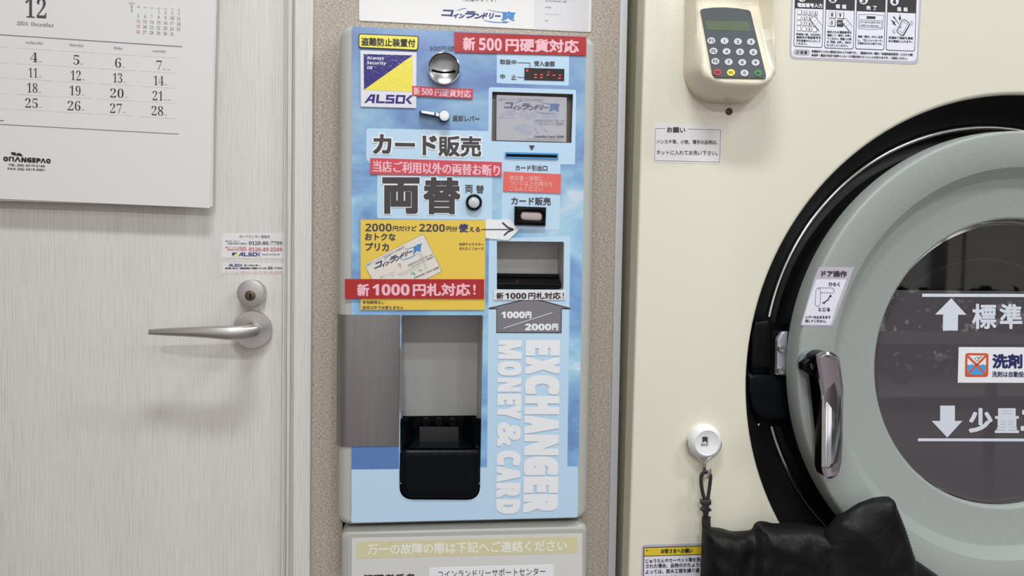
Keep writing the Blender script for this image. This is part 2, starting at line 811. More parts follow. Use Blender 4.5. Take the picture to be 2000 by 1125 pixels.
def upright(name, l, r, yf, yb, m, z0=0.0, z1=2.1, bev=0.0, parent=None):
    fl, fr = vx(l, yf), vx(r, yf)
    g = G()
    loops = []
    for z in (z0, z1):
        a, b = fl(z), fr(z)
        loops.append([Vector((a, yb, z)), Vector((a, yf + bev, z)), Vector((a + bev * .3, yf + bev * .3, z)), Vector((a + bev, yf, z)),
                      Vector((b - bev, yf, z)), Vector((b - bev * .3, yf + bev * .3, z)), Vector((b, yf + bev, z)), Vector((b, yb, z))])
    g.rings(loops, cap0=True, cap1=True, smooth=False)
    return g.build(name, m, parent)


M_FLOOR = mat('mauve_floor_tile', rgb(118, 106, 112), 0.35)
M_CEIL = mat('white_ceiling_board', rgb(225, 224, 220), 0.9)
M_SIDE = mat('pale_side_wall', rgb(196, 190, 182), 0.85)
M_PAVE = mat('grey_pavement', rgb(190, 186, 188), 0.9)
M_FACADE = mat('weathered_facade', rgb(150, 146, 142), 0.8)
M_MULL = mat('dark_bronze_frame', rgb(50, 47, 44), 0.4)
M_LEAF = mat('green_leaves', rgb(60, 84, 50), 0.7)
YW = 0.0
FRONT = -4.6

struct(G().box(-2.3, 7.4, FRONT, 0.6, -0.05, 0.0).build('floor', M_FLOOR))
struct(G().box(-2.3, 7.4, FRONT, 0.6, 2.6, 2.65).build('ceiling', M_CEIL))
struct(G().box(-2.35, -2.3, FRONT, 0.1, 0, 2.6).build('wall_left', M_SIDE))
struct(G().box(7.4, 7.45, FRONT, 0.6, 0, 2.6).build('wall_right', M_SIDE))
g = G()
for x in (-2.3, -0.4, 1.5, 3.4, 5.3, 7.3):
    g.box(x, x + 0.07, FRONT - 0.05, FRONT + 0.02, 0, 2.6)
g.box(-2.3, 7.4, FRONT - 0.05, FRONT + 0.02, 2.2, 2.28)
g.box(-2.3, 7.4, FRONT - 0.05, FRONT + 0.02, 0.0, 0.08)
struct(g.build('window_1', M_MULL))
struct(G().box(-14, 14, -14, FRONT - 0.05, -0.08, -0.03).build('pavement', M_PAVE))
g = G()
for a_, b_, h_ in ((-14, 4.02, 4.6), (4.46, 4.68, 4.6), (5.06, 5.85, 5.6), (6.3, 9.7, 5.2), (10.15, 16, 5.2)):  # unseen blocks, gaps shaped to mirror as bright streaks
    g.box(a_, b_, -13.5, -13.0, -0.03, h_)
    for k in range(int((b_ - a_) / 1.9)):
        g.box(a_ + .3 + k * 1.9, a_ + 1.5 + k * 1.9, -12.99, -12.9, 0.6, 2.4)
struct(g.build('wall_unseen_blocks', M_FACADE))
struct(G().box(4.5, 9.6, -18.4, -18.0, -0.03, 5.6).build('wall_added_reflector', mat('reflector_white', rgb(232, 232, 228), 0.8)))  # added bright wall behind the gaps, for gloss patches on the cream panel
struct(G().box(-2.3, 7.4, 0.6, 0.65, 0, 2.6).build('wall_light_stop', M_GAP))  # unseen sheet added to keep light from leaking in behind

# back wall with the opening the exchanger is let into
xl, xr = vx((612, 603), YW), vx((1213, 1189), YW)
z0, z1 = 0.0, 2.6
mx0, mx1 = Q(672, 560, 0).x, Q(1140, 560, 0).x
mz0, mz1 = 0.12, Q(900, 80, 0).z


def v3(pts, y):
    return [Vector((a, y, b)) for a, b in pts]


o4 = [(xl(z0), z0), (xr(z0), z0), (xr(z1), z1), (xl(z1), z1)]
h4 = [(mx0, mz0), (mx1, mz0), (mx1, mz1), (mx0, mz1)]
g = G().prism(v3(o4, 0.0), v3(o4, 0.14), [(v3(h4, 0.0), v3(h4, 0.14))])
# wall above the door head and to the left of the frame
g.box(-2.3, xl(2.1), 0.0, 0.14, 2.1, 2.6)
g.box(-2.3, -1.036, 0.0, 0.14, 0.0, 2.1)
wall = struct(g.build('wall_back', M_WALL))

# door leaf, stop strip and casing
leaf = struct(upright('door_1', -0.96, (556, 548), 0.0, 0.04, M_WOOD, 0.01, 2.04))
struct(upright('trim_1', (558, 553.8), (572, 564.5), -0.011, 0.04, M_WOOD, 0.0, 2.05, 0.003))
struct(upright('trim_5', (556.3, 548.4), (577, 572.5), -0.005, 0.04, M_WOOD, 0.0, 2.05))
struct(upright('trim_2', (576, 571.5), (611.5, 604.5), -0.016, 0.04, M_WOOD, 0.0, 2.1, 0.001))
struct(upright('trim_6', -1.035, -0.963, -0.016, 0.04, M_WOOD, 0.0, 2.1, 0.001))
g = G().box(-1.035, xl(2.1), -0.01, 0.06, 2.045, 2.1)
struct(g.build('trim_4', M_WOOD))
struct(upright('trim_3', (1211.8, 1187.8), (1226.3, 1202), -0.004, 0.14, M_ALU, 0.0, 2.6, 0.0006))
# dark sheet standing in for the shade between the rail and the washing machine
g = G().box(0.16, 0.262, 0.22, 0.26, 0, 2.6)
struct(g.build('wall_gap_shade', M_GAP))

# lever handle and lock on the door
T3 = Z(260, 430, 3.75)


def ctr(px, py, y):
    q = Q(px, py, y)
    return (q.x, q.z)


def prad(px, py, r, y):
    return (Q(px + r, py, y) - Q(px, py, y)).length


lk = tp(T3, (858, 535))
lc = ctr(*lk, -0.020)
lr = prad(*lk, 26.7, -0.020)
lock = lathe('lock', lc, [(lr * 0.99, 0.0), (lr, -0.0185), (lr * 0.985, -0.0198), (lr * 0.95, -0.020), (0.0001, -0.0200)], M_SATIN, leaf, 64)
lock['label'] = 'round satin metal lock ring'
kc = ctr(*tp(T3, (858, 553)), -0.0195)
plug = lathe('key_plug', kc, [(lr * 0.40, -0.0195), (lr * 0.40, -0.0202), (lr * 0.36, -0.0205), (0.0001, -0.0206)], M_BRASS, lock, 32)
marks('keyhole', [[(852, 540), (864, 538), (866, 560), (862, 575), (852, 575), (854, 560)]], -0.0206, M_BLACK, lock, T3)
rc = ctr(*tp(T3, (872, 802)), -0.008)
rr = prad(492, 644, 38, -0.008)
rose = lathe('handle_rose', rc, [(rr * 0.99, 0), (rr * 0.99, -0.0025), (rr, -0.0030), (rr, -0.0072), (rr * .985, -0.008), (rr * 0.4, -0.008),
                                 (rr * 0.33, -0.010), (rr * 0.3, -0.018), (0.001, -0.018)], M_SATIN, leaf, 64)
sec = [(118, 802, 835, -.052, .0035), (122, 799, 838, -.052, .0045), (250, 790, 846, -.0535, .0060), (400, 783, 853, -.055, .0068), (560, 777, 864, -.056, .0075),
       (700, 773, 878, -.0555, .0085), (790, 770, 876, -.053, .0095), (850, 766, 862, -.047, .010), (884, 762, 852, -.036, .010),
       (892, 762, 850, -.022, .010), (893, 764, 850, -.008, .010)]
P = []
for x, a, b, y, hd in sec:
    c = Q(*tp(T3, (x, (a + b) / 2)), y)
    if y > -.05 and x > 800:
        c.x = Q(*tp(T3, (x, 806)), -0.05).x if x < 880 else c.x
    hz = (Q(*tp(T3, (x, a)), y) - Q(*tp(T3, (x, b)), y)).length / 2
    P.append((c, hz, hd))
P[-1][0].x, P[-1][0].z = rc[0], rc[1]
P[-2][0].x, P[-2][0].z = rc[0], rc[1]
P[-3][0].x = rc[0] - 0.0015
loops = []
for i, (c, hz, hd) in enumerate(P):
    t = (P[min(i + 1, len(P) - 1)][0] - P[max(i - 1, 0)][0]).normalized()
    s_ = t.cross(Vector((0, 0, 1))).normalized()
    lp = []
    for k in range(20):
        a = 2 * math.pi * k / 20
        ca, sa = math.cos(a), math.sin(a)
        e = 0.75
        lp.append(c + s_ * hd * math.copysign(abs(ca) ** e, ca) + Vector((0, 0, 1)) * hz * math.copysign(abs(sa) ** e, sa))
    loops.append(lp)
g = G().rings(loops, cap0=True, cap1=True)
lev = g.build('door_lever', M_SATIN, leaf)
sharpen(lev, 35)
lev['label'] = 'long tapering satin metal lever'

# ================================================================== stickers on the door
YD = 0.0
a = decal('contact_sticker', [(650, 95), (1109, 97), (1108, 283), (650, 276)], YD, M_PAPER2, None, 8, T=T3)
tag(a, 'larger white contact sticker with blue logo, above the smaller sticker on the door', 'sticker')
lettering_each('black_lettering', [('ガードセンター連絡先', 778, 119, 1003, 121, 22), ('●お問い合わせ', 678, 154, 782, 155, 11),
                              ('設備点検等の連絡先', 692, 171, 835, 172, 14),
                              (serif('0120-86-7799'), 848, 168, 1091, 168, 27)], YD - .0003, M_INK, a, T3)
lettering('red_lettering', [('●ガードマン出動依頼', 678, 200, 825, 202, 14), ('警報発生時の連絡先', 690, 216, 834, 217, 15),
                            (serif('0120-49-2249'), 848, 214, 1091, 214, 27)], YD - .0003, M_REDINK, a, T3)


def alsok(name, q, y, m, parent, T):
    """the block-letter logo drawn as strokes; q = left, right middle and height"""
    x0, ya, x1, yb, h = q
    W_, H_ = 100.0, 18.0

    def f(p):
        u, v = p[0] / W_, p[1] / H_
        x = x0 + (x1 - x0) * u
        yy = ya + (yb - ya) * u
        return (x + (0.5 - v) * h * 0.12, yy + (v - 0.5) * h)
    A = [[(0, 18), (11, 0), (21, 0), (21, 18), (15.5, 18), (15.5, 4.5), (13.5, 4.5), (5, 18)], [(8, 10), (18, 10), (18, 13.5), (8, 13.5)]]
    Lt = [[(24, 0), (29.5, 0), (29.5, 14), (42, 14), (42, 18), (24, 18)]]
    Sx = [[(44, 0), (61, 0), (61, 4), (49, 4), (49, 7), (62, 7), (62, 18), (43, 18), (43, 14), (57, 14), (57, 11), (44, 11)]]
    O = [[(65, 0), (84, 0), (84, 4), (65, 4)], [(65, 14), (84, 14), (84, 18), (65, 18)], [(64.5, 0), (69.5, 0), (69.5, 18), (64.5, 18)], [(79.5, 0), (84, 0), (84, 18), (79.5, 18)]]
    K = [[(94, 0), (100, 0), (91, 9), (100, 18), (94, 18), (85, 9)]]
    return marks(name, [[f(p) for p in poly] for poly in A + Lt + Sx + O + K], y, m, parent, T)


marks('logo_navy', [[(725, 238), (764, 238), (725, 264)]], YD - .0003, M_NAVY, a, T3)
marks('logo_yellow', [[(765, 238), (765, 264), (726, 264)]], YD - .0003, M_YELL, a, T3)
alsok('logo_lettering', (772, 250, 934, 251, 28), YD - .0003, M_NAVY, a, T3)
lettering('motto_lettering', [(sansi('Always Security OK'), 942, 252, 1075, 252, 12)], YD - .0003, M_NAVY, a, T3)
a = decal('contact_sticker', [(652, 314), (1109, 317), (1108, 394), (652, 391)], YD, M_PAPER2, None, 3, T=T3)
tag(a, 'narrow white contact sticker with faded red line, just above the door lock', 'sticker')
alsok('logo_lettering', (697, 330, 802, 331, 20), YD - .0003, M_NAVY, a, T3)
lettering_each('black_lettering', [('ガードセンター', 812, 331, 928, 331, 15, dict(b=1)), ('■お問い合わせ・各種点検時のご連絡先', 675, 352, 915, 352, 14, dict(b=.6)),
                              (sans('0120-'), 922, 352, 986, 352, 13), (sans('86'), 988, 350, 1022, 350, 21),
                              (sans('-7799'), 1024, 352, 1091, 352, 13)], YD - .0003, M_INK, a, T3)
lettering('faded_red_lettering', [('■ガードマン出動・警報発生時のご連絡先', 675, 380, 915, 381, 13), (sans('0120-49-2249'), 922, 381, 1092, 381, 15)],
          YD - .0003, M_PINKINK, a, T3)

# ================================================================== wall calendar hanging on the door
T1 = Z(0, 0, 4.688)
YC = -0.019
cal = thing('wall_calendar', Q(200, 200, -0.0145), 'white paper wall calendar with large date numbers, hanging on the pale door', 'calendar')
g = G()
sheet = [(-160, -125), (424, -125), (420.3, 0), (410, 406.5), (396, 405.5), (0, 388.3), (-160, 381)]
decal('sheet', sheet, YC, M_PAPER, cal, th=0.0004)
M_PAGE = mat('greenish_white_paper', rgb(206, 208, 200), 0.7)
decal('back_pages', [(-160, -125), (428, -125), (423.2, 0), (417, 240), (415, 401), (413.5, 404), (404, 405), (75, 394), (0, 391.5), (-160, 385)], YC + 0.0026, M_PAGE, cal, th=0.0018)
ts = YC - 0.0004
lettering('month_number', [(serif('12'), 232, 68, 424, 78, 180, dict(off=-.006))], ts, M_INKG and mat('charcoal_ink', rgb(70, 70, 74), 0.5), cal, T1)
lettering('month_name', [(serif('2024'), 155, 211, 254, 216, 34, dict(off=-.012)), (serif('December'), 284, 219, 493, 231, 38, dict(off=-.012))], ts, M_INKG, cal, T1)
days = [('wednesday', 233, 391, 397, 398, 33), ('thursday', 637, 413, 768, 421, 35), ('friday', 1042, 441, 1126, 446, 36), ('saturday', 1398, 468, 1522, 474, 32)]
lettering_each('day_name', [(serif(d[0]),) + d[1:] + (dict(off=-.014),) for d in days], ts, M_INKG, cal, T1)
nums = [('4', 278, 345, 478, 567), ('5', 672, 726, 505, 590), ('6', 1054, 1108, 530, 618), ('7', 1432, 1482, 555, 640),
        ('11', 262, 343, 622, 708), ('12', 648, 740, 645, 734), ('13', 1035, 1118, 669, 756), ('14', 1407, 1498, 692, 779),
        ('18', 248, 343, 760, 848), ('19', 638, 737, 785, 872), ('20', 1010, 1131, 811, 894), ('21', 1398, 1492, 833, 918),
        ('25', 232, 345, 900, 986), ('26', 620, 736, 924, 1011), ('27', 1008, 1116, 948, 1034), ('28', 1388, 1494, 971, 1056)]
lettering_each('date_number', [(serif(n), a0, (c0 + d0) / 2 - 2, b0, (c0 + d0) / 2 + 2, d0 - c0, dict(off=-.018)) for n, a0, b0, c0, d0 in nums], ts, M_INK, cal, T1)
rok = '先負 友引 大安 赤口 仏滅 先勝 大安 友引'.split()
it = []
for k, (n, a0, b0, c0, d0) in enumerate(nums):
    it.append((rok[k % 8], b0 + 8, d0 - 5, b0 + 34, d0 - 4, 10))
    if n in ('7', '21'):
        it.append((rok[(k + 2) % 8], b0 + 48, d0 - 3, b0 + 74, d0 - 2, 10))
lettering_each('date_note', it, ts, M_INKG, cal, T1)
marks('heavy_rules', [[(-400, 288), (0, 313), (1668, 423), (1668, 432), (0, 322), (-400, 297)], [(-400, 1122), (0, 1135), (1635, 1224), (1635, 1231), (0, 1142), (-400, 1129)]], ts, M_RULE, cal, T1)
rl = []
for a0, b0, dx in ((428, 530, 0), (570, 668, 8), (708, 806, 12), (850, 945, 18), (990, 1083, 20)):
    for s0, s1 in ((-300, 100), (150, 500), (540, 880), (910, 1250), (1290, 1630)):
        f = lambda x: a0 + (b0 - a0) * x / 1630
        rl.append([(s0 - dx, f(s0)), (s1 - dx, f(s1)), (s1 - dx, f(s1) + 2.5), (s0 - dx, f(s0) + 2.5)])
marks('thin_rules', rl, ts, mat('pale_rule_ink', rgb(206, 205, 205), 0.6), cal, T1)
it, ir = [], []
xs = [1268, 1330, 1392, 1454, 1516, 1577, 1638]
grid = [['', '', '', '1', '2', '3', '4'], ['5', '6', '7', '8', '9', '10', '11'], ['12', '13', '14', '15', '16', '17', '18'],
        ['19', '20', '21', '22', '23', '24', '25'], ['26', '27', '28', '29', '30', '31', '']]
for r_, row in enumerate(grid):
    for c_, n in enumerate(row):
        if not n:
            continue
        x = xs[c_] - r_ * 1.0
        yy = 96 + r_ * 48.5 + c_ * 4.2
        hw = 7 if len(n) == 1 else 16
        (ir if (c_ == 0 and r_ > 1) else it).append((serif(n), x - hw, yy - 1, x + hw, yy + 1, 29, dict(off=-.016)))
it += [(serif('1'), 1196, 77, 1216, 78, 57, dict(off=-.012)), (serif('2025'), 1182, 29, 1232, 32, 17, dict(off=-.02))]
for n, x in zip(('sun', 'mon', 'tue', 'wed', 'thu', 'fri', 'sat'), xs):
    it.append((serif(n), x - 13, 61 + (x - 1268) * .068, x + 13, 63 + (x - 1268) * .068, 12, dict(off=-.02)))
lettering('next_month_numbers', it, ts, M_INKG, cal, T1)
lettering('next_month_sundays', ir, ts, M_REDINK, cal, T1)
T2 = Z(0, 200, 4.688)
lettering('maker_lettering', [(sans('O'), 30, 516, 75, 519, 44, dict(bx=4, by=3)), ('П', 80, 518, 128, 520, 44, dict(bx=4, by=3)), ('Λ', 132, 521, 190, 523, 46, dict(bx=4, by=3)),
                              (sans('NGE'), 194, 525, 328, 530, 46, dict(bx=3.5, by=3)), (sans('P'), 332, 531, 372, 533, 44, dict(bx=3.5, by=3)),
                              ('Λ', 370, 533, 420, 535, 44, dict(bx=4, by=3)), (sans('O'), 422, 536, 464, 538, 44, dict(bx=4, by=3)),
                              ], ts, M_INK, cal, T2)
lettering_each('maker_number', [('TEL (06) 6319-2166', 76, 574, 412, 585, 27, dict(b=.8)), ('FAX (06) 6319-3001', 70, 609, 408, 621, 27, dict(b=.8)),
                            ('●●●', -20, 164, 34, 167, 8)], ts, mat('soft_black_ink', rgb(66, 64, 66), 0.6), cal, T2)
lf = []
for x, y, w, h, an in ((124, 462, 32, 8, -4), (132, 477, 40, 10, 6), (176, 470, 28, 7, 4), (180, 484, 40, 10, 8)):
    lf.append([(x + w * .8 * math.cos(t) * math.cos(.12 * an / 4) - h * math.sin(t) * .2, y + h * .8 * math.sin(t) + w * .15 * math.cos(t)) for t in [i * math.pi / 8 for i in range(16)]])
marks('maker_leaves', lf, ts, M_INK, cal, T2)


# ================================================================== notice on the wall above the exchanger
T23 = Z(700, 0, 4.348)
a = decal('wall_notice', [(3, -500), (1990, -500), (1974, 272), (7, 174)], YW, M_PAPER2, None, 14, th=0.0012, T=T23)
tag(a, 'white laminated notice on the wallpaper above the money exchanger', 'notice')
yn = YW - 0.0012
marks('side_column', [[(1500, -400), (1960, -400), (1952, 262), (1494, 238)]], yn, mat('pale_grey_print', rgb(206, 204, 208), 0.35), a, T23)


def laundry_logo(parent, q, y, T, dark, blue, hh, swash=True, halo=False):
    """the shop's flowing logo: slanted letters, two swashes and a blue last character"""
    x0, ya, x1, yb = q
    f = lambda u, v=0: (x0 + (x1 - x0) * u, ya + (yb - ya) * u + v * hh)
    seg = [('コ', 0.0, 0.15, .62, -.10), ('イン', .15, .31, .46, .12), ('ラ', .31, .46, .66, -.02), ('ン', .45, .56, .5, .08), ('ドリー', .56, .80, .56, 0.02)]
    it = []
    for s, u0, u1, k, v in seg:
        p, r = f(u0, v), f(u1, v)
        it.append((s, p[0], p[1], r[0], r[1], hh * k, dict(b=hh * .035, sk=.28)))
    lettering('logo_lettering', it, y, dark, parent, T)
    p, r = f(.815, -.02), f(1, -.02)
    lettering('logo_blue_character', [('爽', p[0], p[1], r[0], r[1], hh * .88, dict(b=hh * .03, sk=.15))], y, blue, parent, T)
    if swash:
        def arc(pts, w):
            pts = [f(*q_) for q_ in pts]
            sp = spline([Vector((a_, b_, 0)) for a_, b_ in pts], 6)
            out = []
            n = len(sp)
            for i in range(n - 1):
                w0, w1 = [w * (0.35 + 0.65 * math.sin(math.pi * min(1, max(0, k / (n - 1))))) for k in (i, i + 1)]
                d = (sp[i + 1] - sp[i]).normalized()
                nn = Vector((-d.y, d.x, 0))
                out.append([tuple((sp[i] + nn * w0)[:2]), tuple((sp[i + 1] + nn * w1)[:2]), tuple((sp[i + 1] - nn * w1)[:2]), tuple((sp[i] - nn * w0)[:2])])
            return out
        for sw in (arc([(.2, -.32), (.27, -.52), (.34, -.58)], hh * .035), arc([(.62, -.56), (.75, -.38), (.9, -.34), (1.0, -.36)], hh * .03),
                   arc([(.56, .42), (.66, .56), (.8, .6), (.93, .5)], hh * .04)):
            marks('logo_swash', sw, y, blue, parent, T)


laundry_logo(a, (710, 118, 1332, 140), yn, T23, M_NAVY, M_BLUEINK, 92)
lettering_each('black_lettering', [('（洗濯ネタです）', 890, -6, 1168, 0, 34), (sansi('SO!'), 1225, 186, 1266, 190, 16)], yn, M_INK, a, T23)
lettering('small_lettering', [('● 吹田市地域の施設・編集', 1590, 8, 1768, 14, 15), ('利用規約', 1586, 62, 1638, 64, 13), ('プライバシーポリシー', 1586, 120, 1714, 126, 14),
                              ('規定', 1586, 175, 1608, 176, 13)], yn, M_INKG, a, T23)

# ================================================================== money exchanger
YM, YP = -0.0400, -0.0405
TM = ID
T4, T5, T6 = Z(640, 0, 3.5714), Z(680, 40, 5.114), Z(930, 60, 4.688)
T7, T8, T9 = Z(660, 230, 3.9216), Z(660, 410, 4.89), Z(930, 420, 4.328)
T10, T11, T12 = Z(640, 590, 2.812), Z(930, 640, 2.8125), Z(640, 960, 3.5714)
ex = thing('money_exchanger', Q(900, 1021, -0.02), 'tall grey coin exchanger with blue sky printed front, let into the papered wall', 'machine')
hx0, hx1 = Q(660.5, 560, -.03).x, Q(1156.5, 560, -.034).x
hz0, hz1 = Q(900, 1021.5, -.038).z, Q(900, 57.5, -.04).z
HOLE_BILL = roundp(tl(T9, [(175, 221), (743, 226), (738, 632), (175, 629)]), [1, 3, 3, 1], 3)
HOLE_WIN = tl(T6, [(147, 558), (887, 580), (872, 1028), (140, 1010)])
HOLE_TRAY = roundp(tl(T10, [(405, 72), (853, 72), (836, 1087), (393, 1084), (400, 600)]), [2, 4, 27, 27, 0], 8)
g = G()
prof = [(0, 0.0), (0, -.026)]
for k in range(1, 7):
    t = math.pi / 2 * k / 6
    prof.append((.013 * (1 - math.cos(t)), -.026 - .014 * math.sin(t)))
rad = 0.016
loops = []
for ins, y in prof:
    rx = max(.004, rad - ins * .9)
    loops.append([Vector((a_, y, b_)) for a_, b_ in rrect(hx0 + ins, hx1 - ins, hz0 + ins * .55, hz1 - ins * .55, rx, 5)])
g.rings(loops)
fl = [loops[-1]] + [[Q(p[0], p[1], YM) for p in h] for h in (HOLE_BILL, HOLE_WIN, HOLE_TRAY)]
tr = tessellate_polygon(fl)
g.add([p for l in fl for p in l], tr)
hous = g.build('housing', M_HOUS, ex)
sharpen(hous, 50)

PAN = roundp([(687, 51.5), (1145, 71.5), (1128.5, 1010.5), (685.5, 1021.5)], 7)
g = G()
s = S(YP)
hl = [HOLE_BILL, HOLE_WIN, HOLE_TRAY]
g.prism([Q(*p, s) for p in PAN], [Q(p[0], p[1], s) + Vector((0, .0004, 0)) for p in PAN],
        [([Q(p[0], p[1], s) for p in h], [Q(p[0], p[1], s) + Vector((0, .0004, 0)) for p in h]) for h in hl])
pan = g.build('printed_panel', M_SKY, ex)

# light blue fields of the print (with the openings cut out)
def field(name, pts, m, y, holes=(), r=0, T=ID):
    P_ = tl(T, roundp(pts, r) if r else pts)
    s_ = S(y)
    g_ = G()
    ls = [[Q(a_, b_, s_) for a_, b_ in l] for l in [P_] + list(holes)]
    g_.add([p for l in ls for p in l], tessellate_polygon(ls))
    return g_.build(name, m, pan, fix=False)


Y1 = YP - .00015
field('light_blue_field', [(690, 917), (779, 916)] + HOLE_TRAY[35:17:-1] + [(938, 913), (951, 913), (955, 466), (1114, 461), (1108, 911), (1128.9, 911),
                           (1127.5, 1010), (686.5, 1021), (686.5, 917)], M_LB, Y1, [HOLE_BILL])
field('plain_blue_field', [(686.8, 868), (779, 868), (779, 916.8), (686.6, 917.2)], M_BB, Y1)
field('light_blue_field', [(970.5, 102), (1111.7, 106), (1111, 167.7), (970, 162.4)], M_LB, Y1, r=2.5)
field('light_blue_field', [(716, 250.4), (954, 256), (954.5, 170), (1125.3, 175.3), (1123, 321), (1094.5, 321), (1092.5, 449.5), (979.5, 446), (980.3, 342), (961.5, 342), (961, 429.5), (736.5, 426), (737, 338), (715, 309.6)],
      M_LB, Y1, [HOLE_WIN], r=[5, 0, 5, 5, 0, 0, 5, 0, 0, 0, 4, 4, 0, 5])
Y2 = Y1 - .00015
lettering_each('black_lettering', [('500円硬貨', 839.4, 94, 901.5, 95.5, 10.5), ('取扱中', 976.5, 120.4, 1008.5, 121.4, 9.6, dict(b=.25)), ('中', 977, 149.2, 986.5, 149.5, 10, dict(b=.25)), ('止', 998.5, 150.2, 1008.3, 150.5, 10, dict(b=.25)),
                              ('受入金額', 1043.5, 123.8, 1083.6, 124.6, 10.2, dict(b=.25)), ('返却レバー', 883.8, 230.4, 936.7, 232.2, 12, dict(b=.25)),
                              ('カード引出口', 1006.8, 327.4, 1069.3, 328.4, 11, dict(b=.3)), ('カード販売', 998.6, 392, 1075.8, 393.4, 15.5, dict(b=.4)),
                              ('両', 908.6, 369, 923.5, 369.4, 16, dict(b=.3)), ('替', 930, 369.4, 945.2, 369.8, 16, dict(b=.3))], Y2, M_DARK, pan)
marks('pointer_lines', stroke([(1011, 122.3), (1035, 123.1), (1035, 132.5)], 1.1) + stroke([(1011, 150.9), (1024, 151.3)], 1.1) + [[(1033, 284), (1044.6, 284), (1038.7, 294.4)]], Y2, M_DARK, pan)
big = [('カ', 270, 200, 410, 202, 150), ('ー', 437, 204, 590, 207, 28), ('ド', 648, 210, 757, 213, 150), ('販売', 770, 216, 1097, 221, 158)]
lettering_each('white_outline', [(t_, a_ - 10, b_, c_ + 10, d_, e_ + 20, dict(b=16 if t_ != '販売' else 14.5, sq=3)) for t_, a_, b_, c_, d_, e_ in big] +
          [('両', 332, 595, 634, 596, 296, dict(b=21, sq=4)), ('替', 648, 596, 946, 598, 300, dict(b=18.5, sq=4))], Y2, M_WHITE, pan, T7)
lettering_each('large_lettering', [(t_, a_, b_, c_, d_, e_, dict(b=6 if t_ != '販売' else 4.5, sq=2)) for t_, a_, b_, c_, d_, e_ in big] +
          [('両', 340, 595, 626, 596, 280, dict(b=13, sq=3)), ('替', 656, 596, 938, 598, 284, dict(b=10.5, sq=3))], Y2 - .0003, M_DARK, pan, T7)
# upright english lettering reading downwards
EX = 'EXCHANGER'
cuts = [65, 158, 258, 372, 480, 585, 705, 815, 912, 1020]
ita = []
for i, ch in enumerate(EX):
    t0_, t1_ = (cuts[i] + 3) , (cuts[i + 1] - 4)
    lx = lambda t: 272 - (t - 65) * 14 / 953
    rx_ = lambda t: 460 - (t - 65) * 11 / 953
    ita.append((sans(ch), 0, 0, 0, 0, 0, dict(quad=[(lx(t0_), t0_), (lx(t1_), t1_), (rx_(t1_), t1_), (rx_(t0_), t0_)], bx=10.5 if ch not in 'XN' else 8, by=12, sq=5)))
it = []
cm = [('M', 68, 172), ('O', 184, 264), ('N', 276, 352), ('E', 364, 426), ('Y', 424, 502), ('&', 520, 652), ('C', 676, 758), ('A', 764, 846), ('R', 852, 932), ('D', 942, 1022)]
for ch, t0_, t1_ in cm:
    lx = lambda t: 121 - (t - 65) * 12 / 953
    rx_ = lambda t: 251 - (t - 65) * 11 / 953
    it.append((sans(ch), 0, 0, 0, 0, 0, dict(quad=[(lx(t0_), t0_), (lx(t1_), t1_), (rx_(t1_), t1_), (rx_(t0_), t0_)], bx=8 if ch not in 'MN&' else 5, by=7.5, sq=3)))
lettering('english_lettering', ita, Y2, M_WHITE, pan, T11)
lettering('english_lettering', it, Y2, M_WHITE, pan, T11)
# house-shaped arrow below the banknote slot
hs = [(105, 785), (400, 712), (450, 700), (500, 706), (795, 785), (793, 796), (725, 796), (722, 998), (170, 996), (172, 795), (107, 796)]
marks('arrow_outline', [hs], Y2, M_INK, pan, T9)
hs2 = [(135, 784), (400, 722), (450, 710), (500, 716), (762, 785), (719, 788), (716, 991), (176, 989), (178, 788)]
marks('arrow_field', [hs2], Y2 - .0002, mat('mid_grey_print', rgb(118, 116, 122), 0.4), pan, T9)
lettering_each('arrow_lettering', [(sans('1000'), 212, 844, 412, 844, 58, dict(b=3)), ('円', 416, 844, 467, 844, 58, dict(b=4)),
                              (sans('2000'), 412, 947, 636, 947, 58, dict(b=3)), ('円', 641, 947, 692, 947, 58, dict(b=4))], Y2 - .0004, M_WHITE, pan, T9)
marks('arrow_slash', stroke([(234, 955), (642, 825)], 5), Y2 - .0004, M_WHITE, pan, T9)

# coin slot
cs = thing_c = ctr(867.1, 133.6, -.047)
cr = prad(867, 133.6, 31.5, -.047)
slot = lathe('coin_slot', cs, [(cr, YP), (cr, -.0475), (cr * .985, -.0488), (cr * .95, -.049), (cr * .925, -.0480), (cr * .90, -.0466), (cr * .7, -.0445), (cr * .4, -.0432), (0.0005, -.0428)], M_SLOTM, ex, 72)
lathe('coin_rim', cs, [(cr * 1.005, YP), (cr * 1.005, -.0478), (cr * .985, -.0490), (cr * .95, -.0491), (cr * .93, -.0482)], M_CHROME, slot, 72)
slot['label'] = 'round dished metal coin entry'
P = []
for k in range(17):
    u = -1 + k / 8
    x = cs[0] + u * cr * .72
    rr_ = abs(u) * .72
    z = cs[1] - cr * .10 - cr * .10 * (1 - u * u)
    P.append((x, -.0428 - .0052 * (max(rr_, .14)) ** 2 * 1.1, z))
tube('coin_slit', P, (.0013, .0013), M_BLACK, slot, 8)
